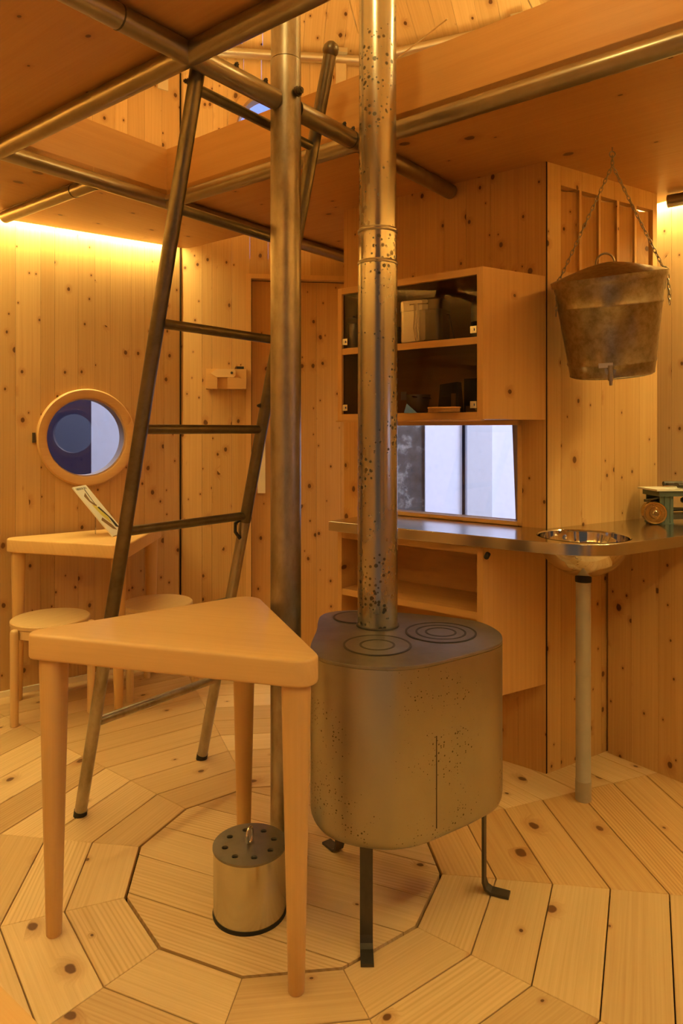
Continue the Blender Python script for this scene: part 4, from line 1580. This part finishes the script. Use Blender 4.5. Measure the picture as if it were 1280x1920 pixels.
# tall jar at the left end
q = on_shelf(663, 2.86, SZ1)
Mm = Matrix.Translation(q)
jr = root('canister', Mm, 'round tin canister at the left end of the upper cabinet shelf', 'canister')
MB().lathe([(.040, 0), (.041, .003), (.041, .10), (.039, .103)], 28).build('can', 'aluminium', jr, Mm)
MB().lathe([(.0425, .1035), (.0425, .122), (.037, .126), (.01, .127)], 28).build('lid', 'lid_iron', jr, Mm)
MB().lathe([(.006, .1275), (.008, .134), (.004, .138)], 14).build('knob', 'dark_iron', jr, Mm)
# small dark pot behind the flue
q = on_shelf(748, 2.78, SZ1)
Mm = Matrix.Translation(q)
dp = root('dark_pot', Mm, 'small dark pot beside the square tin on the upper shelf', 'pot')
MB().lathe([(.03, 0), (.034, .003), (.036, .055), (.038, .058)], 24).build('bowl', 'dark_iron', dp, Mm)
MB().lathe([(.038, .0585), (.03, .066), (.008, .072), (.008, .08), (.003, .082)], 24).build('lid', 'dark_iron', dp, Mm)
# dented pot on the lower shelf
q = on_shelf(783, 2.66, SZ0)
Mm = Matrix.Translation(q) @ Matrix.Rotation(R(0), 4, 'Y')
pt = root('camp_pot', Mm, 'small tin pot with a folded handle on the lower cabinet shelf', 'pot')
MB().lathe([(.032, 0), (.035, .003), (.046, .060), (.0475, .066), (.0475, .069)], 32, cap1=False).lathe([(.0455, .069), (.0445, .060), (.033, .006)], 32, cap0=False).build('pot_body', 'aluminium', pt, Mm)
MB().tube([Vector((-.048, 0, .072)), Vector((-.02, -.044, .060)), Vector((.03, -.04, .056)), Vector((.048, 0, .056))], .003, 8).build('bail', 'chain_steel', pt, Mm)
MB().box((-.062, -.014, .05), (-.044, .014, .08)).build('handle_lug', 'aluminium', pt, Mm)
# blue card
q = on_shelf(757, 2.60, SZ0)
Mm = frame(q, -38)
bc = root('blue_card', Mm, 'bright blue triangular card lying against the tin pot', 'card')
MB().add([Vector((0, 0, 0)), Vector((.055, 0, 0)), Vector((.004, .012, .034)), Vector((0, .003, 0)), Vector((.055, .003, 0)), Vector((.004, .015, .034))],
         [(0, 1, 2), (5, 4, 3), (0, 3, 4, 1), (1, 4, 5, 2), (2, 5, 3, 0)]).build('sheet', 'blue_paper', bc, Mm)
# dark leather case and the printed folder
q = on_shelf(846, 2.60, SZ0)
Mm = frame(q, -30)
lc = root('leather_case', Mm, 'dark leather case standing upright on the lower cabinet shelf', 'case')
cs_ = [(-.045, 0), (.040, 0), (.030, .112), (-.036, .104)]
MB().add([Vector((p[0], -.022, p[1])) for p in cs_] + [Vector((p[0], .022, p[1])) for p in cs_], [(0, 1, 2, 3), (7, 6, 5, 4), (1, 0, 4, 5), (2, 1, 5, 6), (3, 2, 6, 7), (0, 3, 7, 4)]).build('case_body', 'dark_leather', lc, Mm)
MB().box((-.03, -.028, .06), (.02, -.0225, .10)).build('flap', 'dark_leather', lc, Mm)
MB().box((.012, -.030, .02), (.024, -.0285, .07), Matrix.Rotation(R(0), 4, 'Y')).box((.010, -.0285, .02), (.026, -.0222, .07)).build('strap', 'woven', lc, Mm)
q = on_shelf(897, 2.56, SZ0)
Mm = frame(q, -36)
pf = root('photo_folder', Mm, 'dark printed folder leaning at the right end of the lower shelf', 'folder')
MB().box((-.058, 0, 0), (.03, .012, .125)).build('cover', 'rock_print', pf, Mm)
# snowshoe-like woven tray
q = on_shelf(832, 2.50, SZ0)
Mm = frame(q, -36)
wv_ = root('woven_tray', Mm, 'shallow woven brown tray in front of the leather case', 'tray')
ov = [(.062 * math.cos(2 * PI * k / 28), .024 * math.sin(2 * PI * k / 28)) for k in range(28)]
MB().round_prism(ov, 0, .014, .003, .003, 2).build('tray_base', 'woven', wv_, Mm)
MB().tube([Vector((p[0], p[1], .016)) for p in ov], .003, 6, closed=True).build('tray_rim', 'board_wood', wv_, Mm)
q = on_shelf(893, 2.475, SZ0)
Mm = frame(q, -36)
wb_ = root('woven_band', Mm, 'rolled woven strap beside the folder on the lower shelf', 'strap')
MB().prism([(-.036, -.01), (.02, -.01), (.02, .01), (-.036, .01)], 0, .022).build('roll', 'woven', wb_, Mm)
MB().lathe([(.006, 0), (.006, .004)], 12, Matrix.Translation((.006, -.0105, .012)) @ Matrix.Rotation(R(90), 4, 'X')).build('stud', 'chrome', wb_, Mm)

# ------------------------------------------------------------------ sleeping bench along the front wall
bz = .45
be = root('bench', uv(-1.25, .1, 0), 'low amber plank bench along the front wall', 'bench')
be_u0, be_u1 = -1.44, -1.02
beam('bench_board', 'board_wood', be, uv((be_u0 + be_u1) / 2, -.95, bz - .02), uv((be_u0 + be_u1) / 2, .62, bz - .02), be_u1 - be_u0, .04)
for v_ in (-.85, .5):
    beam('leg_panel', 'board_wood', be, uv(be_u0 + .03, v_, .2), uv(be_u1 - .04, v_, .2), .03, .4605 - .04 - .02)
